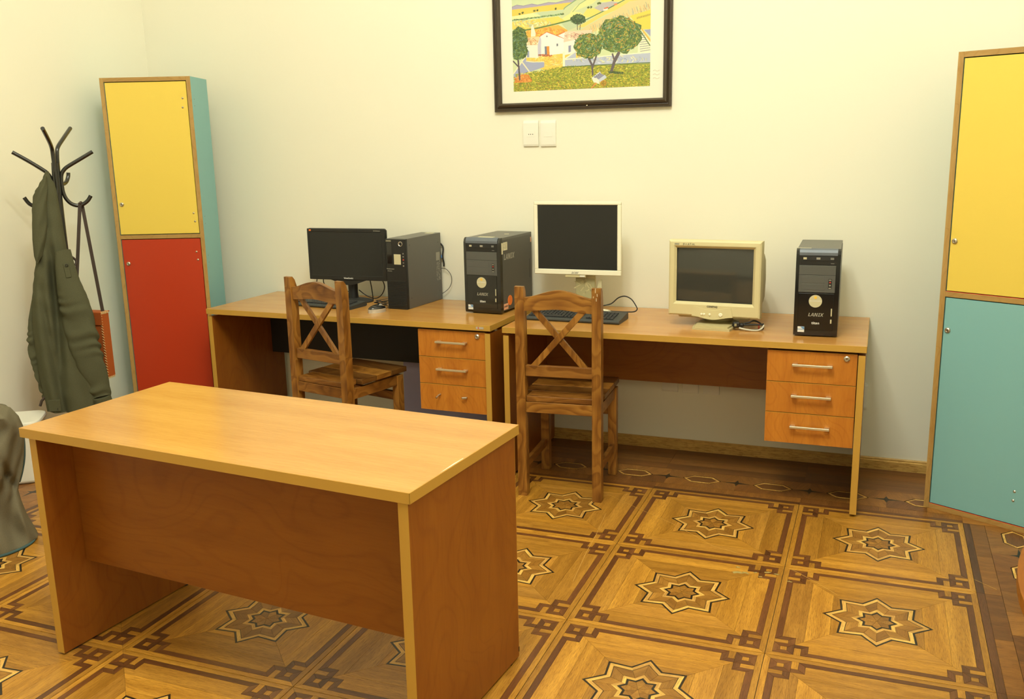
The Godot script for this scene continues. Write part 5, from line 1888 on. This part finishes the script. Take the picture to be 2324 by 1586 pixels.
func coat(O: Vector3, yaw: float) -> void:
	var t := thing("hooded_coat", "dark olive hooded parka hanging from the coat rack", "coat", O, yaw)
	var L := [[-0.042, 1.515], [-0.055, 1.487], [-0.076, 1.456], [-0.098, 1.423], [-0.11, 1.398], [-0.122, 1.327], [-0.13, 1.243], [-0.132, 1.151], [-0.132, 1.09], [-0.148, 1.02], [-0.161, 0.96], [-0.175, 0.88], [-0.182, 0.80], [-0.186, 0.74], [-0.186, 0.63], [-0.184, 0.52], [-0.176, 0.42], [-0.172, 0.37], [-0.170, 0.325]]
	var R := [-0.024, -0.019, -0.005, -0.001, 0.001, 0.004, 0.008, 0.012, 0.022, 0.034, 0.052, 0.074, 0.090, 0.098, 0.104, 0.114, 0.124, 0.124, 0.118]
	var rows := []
	var steps := 64
	for s in steps:
		var f := s / float(steps - 1) * (L.size() - 1)
		var i := mini(int(f), L.size() - 2)
		var u := f - i
		u = u * u * (3 - 2 * u)
		var xl: float = lerpf(L[i][0], L[i + 1][0], u)
		var xr: float = lerpf(R[i], R[i + 1], u)
		var y: float = lerpf(L[i][1], L[i + 1][1], f - i)
		var w := (xr - xl) * 0.5
		var dep := minf(0.030 + (1.52 - y) * 0.085, 0.095)
		dep = minf(dep, 0.012 + w * 1.1)
		var row := []
		for k in 96:
			var a := TAU * k / 96.0
			var cx := cos(a)
			var cz := sin(a)
			# vertical folds, deeper lower down
			var fold := 1.0 + (0.16 * sin(a * 5.0 + 1.1 + y * 1.5) + 0.10 * sin(a * 9.0 - y * 3.0)) * clampf((1.5 - y) * 1.6, 0.15, 1.0)
			var xx := (xl + xr) * 0.5 + cx * w * (1.0 + 0.03 * (fold - 1.0))
			var zz := 0.075 + cz * dep * fold
			if cz > 0.0:
				# two long hanging creases
				var c1 := xx + 0.062 + (1.1 - y) * 0.03
				var c2 := xx + 0.125 - (0.9 - y) * 0.06
				zz -= 0.050 * exp(-c1 * c1 / 0.00035) * clampf((1.18 - y) * 5.0, 0.0, 1.0) * clampf((y - 0.42) * 5.0, 0.0, 1.0)
				zz -= 0.018 * exp(-c2 * c2 / 0.0002) * clampf((1.05 - y) * 4.0, 0.0, 1.0)
				zz += 0.0025 * sin(y * 55.0 + xx * 30.0) * clampf((y - 0.3) * 3.0, 0.0, 1.0)
			row.append(Vector3(xx, y + 0.006 * sin(a * 3.0), zz))
		rows.append(row)
	var g := G.new()
	g.surf(rows, true)
	g.face(rows[0], Vector3.UP)
	g.face(rows[-1], Vector3.DOWN)
	part(t, "coat_body", g, M.coat)
	# hood lying folded on the near side
	rows = []
	var hL := [[-0.045, 1.500], [-0.085, 1.44], [-0.112, 1.37], [-0.126, 1.28], [-0.134, 1.20], [-0.136, 1.12], [-0.130, 1.085]]
	var hR := [-0.036, -0.038, -0.050, -0.058, -0.072, -0.098, -0.122]
	for s in 25:
		var f := s / 24.0 * 6.0
		var i := mini(int(f), 5)
		var xl: float = lerpf(hL[i][0], hL[i + 1][0], f - i)
		var xr: float = lerpf(hR[i], hR[i + 1], f - i)
		var y: float = lerpf(hL[i][1], hL[i + 1][1], f - i)
		var w := maxf((xr - xl) * 0.5, 0.004)
		var row := []
		for k in 24:
			var a := TAU * k / 24.0
			row.append(Vector3((xl + xr) * 0.5 + cos(a) * w, y, 0.112 + 0.02 * s / 24.0 + sin(a) * (0.010 + w * 0.75) + 0.003 * sin(a * 4.0 + y * 40.0)))
		rows.append(row)
	g = G.new()
	g.surf(rows, true)
	g.face(rows[0], Vector3.UP)
	g.face(rows[-1], Vector3.DOWN)
	part(t, "hood", g, M.coat)
	# near sleeve with crumpled elbow and cuff
	sleeve(t, [[-0.006, 1.135, 0.034], [-0.008, 1.06, 0.044], [-0.002, 0.98, 0.054], [0.012, 0.90, 0.066], [0.026, 0.82, 0.070], [0.034, 0.74, 0.072], [0.040, 0.65, 0.070], [0.056, 0.56, 0.064], [0.072, 0.47, 0.056], [0.086, 0.385, 0.048]], 0.155, M.coat)
	g = G.new()
	g.tube([Vector3(0.086, 0.388, 0.155), Vector3(0.092, 0.352, 0.152)], [0.046, 0.047], 20)
	part(t, "cuff", g, M.coat)
	# far sleeve, dark, on the other side
	sleeve(t, [[-0.150, 0.90, 0.022], [-0.176, 0.80, 0.028], [-0.186, 0.70, 0.030], [-0.186, 0.60, 0.028], [-0.176, 0.50, 0.026], [-0.158, 0.40, 0.024]], 0.05, M.coat)
	# shoulder tab with eyelet, hem tab, toggle
	g = G.new()
	g.box(Vector3(0.002, 1.045, 0.184), Vector3(0.026, 0.072, 0.006), 0.003, Basis(Vector3(0, 0, 1), 0.10) * Basis(Vector3(1, 0, 0), -0.10))
	var tb := part(t, "shoulder_tab", g, M.coat)
	g = G.new()
	g.lathe([Vector2(0.0045, 0.001), Vector2(0.006, 0.003), Vector2(0.008, 0.001)], 16, Transform3D(Basis(Vector3(1, 0, 0), PI / 2), Vector3(0.002, 1.070, 0.1895)))
	part(tb, "eyelet", g, M.rack)
	g = G.new()
	g.box(Vector3(-0.130, 0.370, 0.158), Vector3(0.058, 0.060, 0.005), 0.002, Basis(Vector3.UP, -0.3))
	part(t, "pocket_flap", g, M.coat)
	g = G.new()
	g.lathe([Vector2(0.005, 0.001), Vector2(0.007, 0.003), Vector2(0.009, 0.001)], 16, Transform3D(Basis(Vector3(1, 0, 0), PI / 2), Vector3(-0.112, 0.352, 0.1625)))
	part(t, "hem_eyelet", g, M.rack)
	g = G.new()
	g.tube([Vector3(0.026, 1.10, 0.06), Vector3(0.042, 1.085, 0.05), Vector3(0.048, 1.07, 0.05), Vector3(0.040, 1.05, 0.055)], 0.006, 8)
	part(t, "side_strap", g, M.strap)
	g = G.new()
	g.tube([Vector3(-0.168, 0.405, 0.08), Vector3(-0.188, 0.385, 0.085), Vector3(-0.198, 0.360, 0.085)], 0.007, 8)
	part(t, "drawstring", g, M.strap)

func sleeve(t: Node, pts: Array, z0: float, m: Material) -> void:
	var rows := []
	var n := 110
	for s in n:
		var f := s / float(n - 1) * (pts.size() - 1)
		var i := mini(int(f), pts.size() - 2)
		var u := f - i
		var x: float = lerpf(pts[i][0], pts[i + 1][0], u)
		var y: float = lerpf(pts[i][1], pts[i + 1][1], u)
		var r: float = lerpf(pts[i][2], pts[i + 1][2], u)
		var crumple := 0.0075 * clampf((s - 24.0) / 30.0, 0.0, 1.0)
		var row := []
		for k in 44:
			var a := TAU * k / 44.0
			var rr := r + crumple * sin(s * 0.62 + sin(s * 0.17) * 2.5 + a * 1.3 + 1.2 * sin(a * 2.0)) * (0.55 + 0.45 * sin(a * 1.0 + s * 0.11)) + 0.003 * sin(a * 3.0 + s * 0.08)
			row.append(Vector3(x + cos(a) * rr, y + 0.012 * sin(a + 0.5), z0 + sin(a) * rr * 0.62))
		rows.append(row)
	var g := G.new()
	g.surf(rows, true)
	g.face(rows[0], Vector3.UP)
	g.face(rows[-1], Vector3.DOWN)
	part(t, "sleeve", g, m)

func bag(O: Vector3, yaw: float) -> void:
	var t := thing("shoulder_bag", "tan leather shoulder bag with whip-stitched edges hanging behind the olive coat", "bag", O, yaw)
	# box bag turned so that its narrow stitched side shows
	var q := Basis(Vector3.UP, -0.72)
	var c := Vector3(0.078, 0.625, -0.045)
	var xf := Transform3D(q, c)
	var g := G.new()
	var W := 0.20
	var H := 0.345
	var D := 0.060
	g.box(c, Vector3(W, H, D), 0.004, q)
	part(t, "bag_body", g, M.leather)
	g = G.new()
	g.box(c + q * Vector3(0, H / 2 + 0.002, 0), Vector3(W + 0.006, 0.006, D + 0.008), 0.002, q)
	g.box(c + q * Vector3(0, H / 2 - 0.030, D / 2 + 0.003), Vector3(W + 0.006, 0.065, 0.004), 0.001, q)
	part(t, "flap", g, M.leather)
	g = G.new()
	for s in [1.0]:
		for k in 24:
			var y := -H / 2 + 0.008 + k * (H - 0.02) / 23.0
			var a := xf * Vector3(s * (W / 2 + 0.0015), y - 0.005, D / 2 - 0.004)
			var b := xf * Vector3(s * (W / 2 - 0.006), y + 0.004, D / 2 + 0.0015)
			g.tube([a, (a + b) / 2 + q * Vector3(s * 0.003, 0, 0.003), b], 0.0015, 5)
	part(t, "stitching", g, M.stitch)
	g = G.new()
	for k in 7:
		var z := -D / 2 + 0.008 + k * (D - 0.012) / 6.0
		g.tube([xf * Vector3(W / 2 - 0.004, H / 2 + 0.006, z), xf * Vector3(W / 2 + 0.004, H / 2 + 0.003, z + 0.004), xf * Vector3(W / 2 + 0.0025, H / 2 - 0.006, z + 0.006)], 0.0015, 5)
		g.tube([xf * Vector3(W / 2 + 0.002, -H / 2 + 0.008, z), xf * Vector3(W / 2 + 0.003, -H / 2 - 0.001, z + 0.004), xf * Vector3(W / 2 - 0.005, -H / 2 - 0.002, z + 0.006)], 0.0015, 5)
	part(t, "edge_stitching", g, M.stitch)
	var e1 := xf * Vector3(W / 2 - 0.012, H / 2 + 0.004, 0.0)
	var e2 := xf * Vector3(-W / 2 + 0.02, H / 2 + 0.004, 0.0)
	for s in [[Vector3(0.098, 1.362, 0.012), e2], [Vector3(0.106, 1.362, -0.012), e1]]:
		g = G.new()
		var a: Vector3 = s[0]
		var b: Vector3 = s[1]
		var rows := []
		for k in 9:
			var p := a.lerp(b, k / 8.0)
			rows.append([p + Vector3(-0.0085, 0, 0.001), p + Vector3(0.0085, 0, 0.001), p + Vector3(0.0085, 0, -0.001), p + Vector3(-0.0085, 0, -0.001)])
		for k in 8:
			for j in 4:
				var j2: int = (j + 1) % 4
				var nn: Vector3 = [Vector3(0, 0, 1), Vector3(1, 0, 0), Vector3(0, 0, -1), Vector3(-1, 0, 0)][j]
				g.face([rows[k][j], rows[k][j2], rows[k + 1][j2], rows[k + 1][j]], nn)
		part(t, "strap", g, M.strap)
	g = G.new()
	g.tube([Vector3(0.098, 1.355, 0.013), Vector3(0.100, 1.361, 0.008), Vector3(0.102, 1.362, 0.0), Vector3(0.104, 1.361, -0.008), Vector3(0.106, 1.355, -0.013)], 0.006, 6)
	part(t, "strap_loop", g, M.strap)

func bin() -> void:
	var t := thing("plastic_bin", "white plastic storage bin on the floor below the olive coat", "bin", Vector3(-3.05, 0, 1.465), 0.62)
	var g := G.new()
	var rows := []
	for k in 8:
		var y: float = [0.0, 0.004, 0.02, 0.29, 0.30, 0.302, 0.31, 0.318][k]
		var w: float = [0.10, 0.112, 0.118, 0.132, 0.132, 0.142, 0.143, 0.140][k]
		var row := []
		for a in 32:
			var an := TAU * a / 32.0
			row.append(Vector3(signf(cos(an)) * pow(absf(cos(an)), 0.35) * w, y, signf(sin(an)) * pow(absf(sin(an)), 0.35) * (w - 0.02)))
		rows.append(row)
	g.surf(rows, true, -1.0)
	g.face(rows[0], Vector3.DOWN)
	part(t, "bin_body", g, M.white_plastic)
	g = G.new()
	var lid := [rows[7]]
	for f in [[0.95, 0.322], [0.80, 0.318], [0.5, 0.318], [0.01, 0.318]]:
		lid.append(rows[7].map(func(p): return Vector3(p.x * f[0], f[1], p.z * f[0])))
	g.surf(lid, true, -1.0)
	part(t, "lid", g, M.white_plastic)

func jacket() -> void:
	var t := thing("draped_jacket", "grey brown jacket heaped over a low seat at the picture edge, hem on the floor", "jacket", Vector3(-2.45, 0, 2.05), 0.897)
	# right outline (local x, y), the mass runs off to the left
	var P := [[0.010, 0.590], [0.036, 0.583], [0.070, 0.565], [0.095, 0.525], [0.106, 0.481], [0.104, 0.423], [0.095, 0.357], [0.080, 0.291], [0.062, 0.238], [0.055, 0.205], [0.062, 0.150], [0.074, 0.095], [0.092, 0.045], [0.104, 0.012], [0.100, 0.0]]
	var rows := []
	var n := 57
	for s in n:
		var f := s / float(n - 1) * (P.size() - 1)
		var i := mini(int(f), P.size() - 2)
		var x: float = lerpf(P[i][0], P[i + 1][0], f - i)
		var y: float = lerpf(P[i][1], P[i + 1][1], f - i)
		var w := 0.21 + x * 0.5 - (0.12 * maxf(0.0, 1.0 - s / 6.0))
		var dep := 0.15 + 0.05 * (1.0 - y / 0.59) - 0.11 * maxf(0.0, 1.0 - s / 7.0)
		var row := []
		for k in 160:
			var a := TAU * k / 160.0
			var fold := 0.022 * sin(a * 4.0 + y * 9.0) + 0.016 * sin(a * 7.0 - y * 16.0 + 1.0) + 0.008 * sin(a * 13.0 + y * 24.0)
			# creases where the cloth is pulled together
			var lx := x - w + cos(a) * w
			if sin(a) > 0:
				var d1 := lx - (0.002 + (0.42 - y) * 0.24)
				var d2 := lx - (0.010 + (y - 0.50) * 0.9)
				fold -= 0.055 * exp(-d1 * d1 / 0.00022) * clampf(1.0 - absf(y - 0.31) / 0.13, 0.0, 1.0)
				fold -= 0.022 * exp(-d2 * d2 / 0.0003) * clampf(1.0 - absf(y - 0.48) / 0.07, 0.0, 1.0)
			row.append(Vector3(x - w + cos(a) * (w + fold * 0.5 * absf(sin(a))), maxf(y + 0.010 * sin(a * 3.0 + 2.0) * clampf(y * 6.0, 0.0, 1.0), 0.0), sin(a) * dep + fold * (1.0 if sin(a) > 0 else -1.0) * minf(1.0, absf(sin(a)) * 2.5)))
		rows.append(row)
	var g := G.new()
	g.surf(rows, true)
	g.face(rows[0], Vector3.UP)
	g.face(rows[-1], Vector3.DOWN)
	part(t, "jacket_cloth", g, M.jacket)
	# turned edge showing the dark lining
	g = G.new()
	g.tube([Vector3(0.100, 0.45, -0.03), Vector3(0.099, 0.40, -0.03), Vector3(0.092, 0.34, -0.03), Vector3(0.078, 0.285, -0.03), Vector3(0.062, 0.24, -0.03)], 0.007, 8)
	g.tube([Vector3(0.100, 0.006, 0.0), Vector3(0.075, 0.006, 0.10), Vector3(0.0, 0.006, 0.165), Vector3(-0.11, 0.006, 0.198)], 0.006, 8)
	part(t, "lining_edge", g, M.lining)

func bench() -> void:
	var t := thing("wooden_bench", "edge of a brown wooden bench seat at the picture edge, near the locker", "bench", Vector3(1.578, 0, 2.205))
	var g := G.new()
	var p := PackedVector2Array()
	for k in 48:
		var a := TAU * k / 48.0
		p.append(Vector2(cos(a) * 0.253, sin(a) * 0.55))
	g.extr(p, 0.035, Transform3D(Basis(Vector3(1, 0, 0), Vector3(0, 0, 1), Vector3(0, 1, 0)), Vector3(0, 0.415, 0)))
	part(t, "seat", g, M.panel)
	for sx in [-1.0, 1.0]:
		for sz in [-1.0, 1.0]:
			g = G.new()
			g.tube([Vector3(sx * 0.10, 0.416, sz * 0.30), Vector3(sx * 0.13, 0.0, sz * 0.35)], [0.022, 0.016], 10)
			part(t, "leg", g, M.panel)
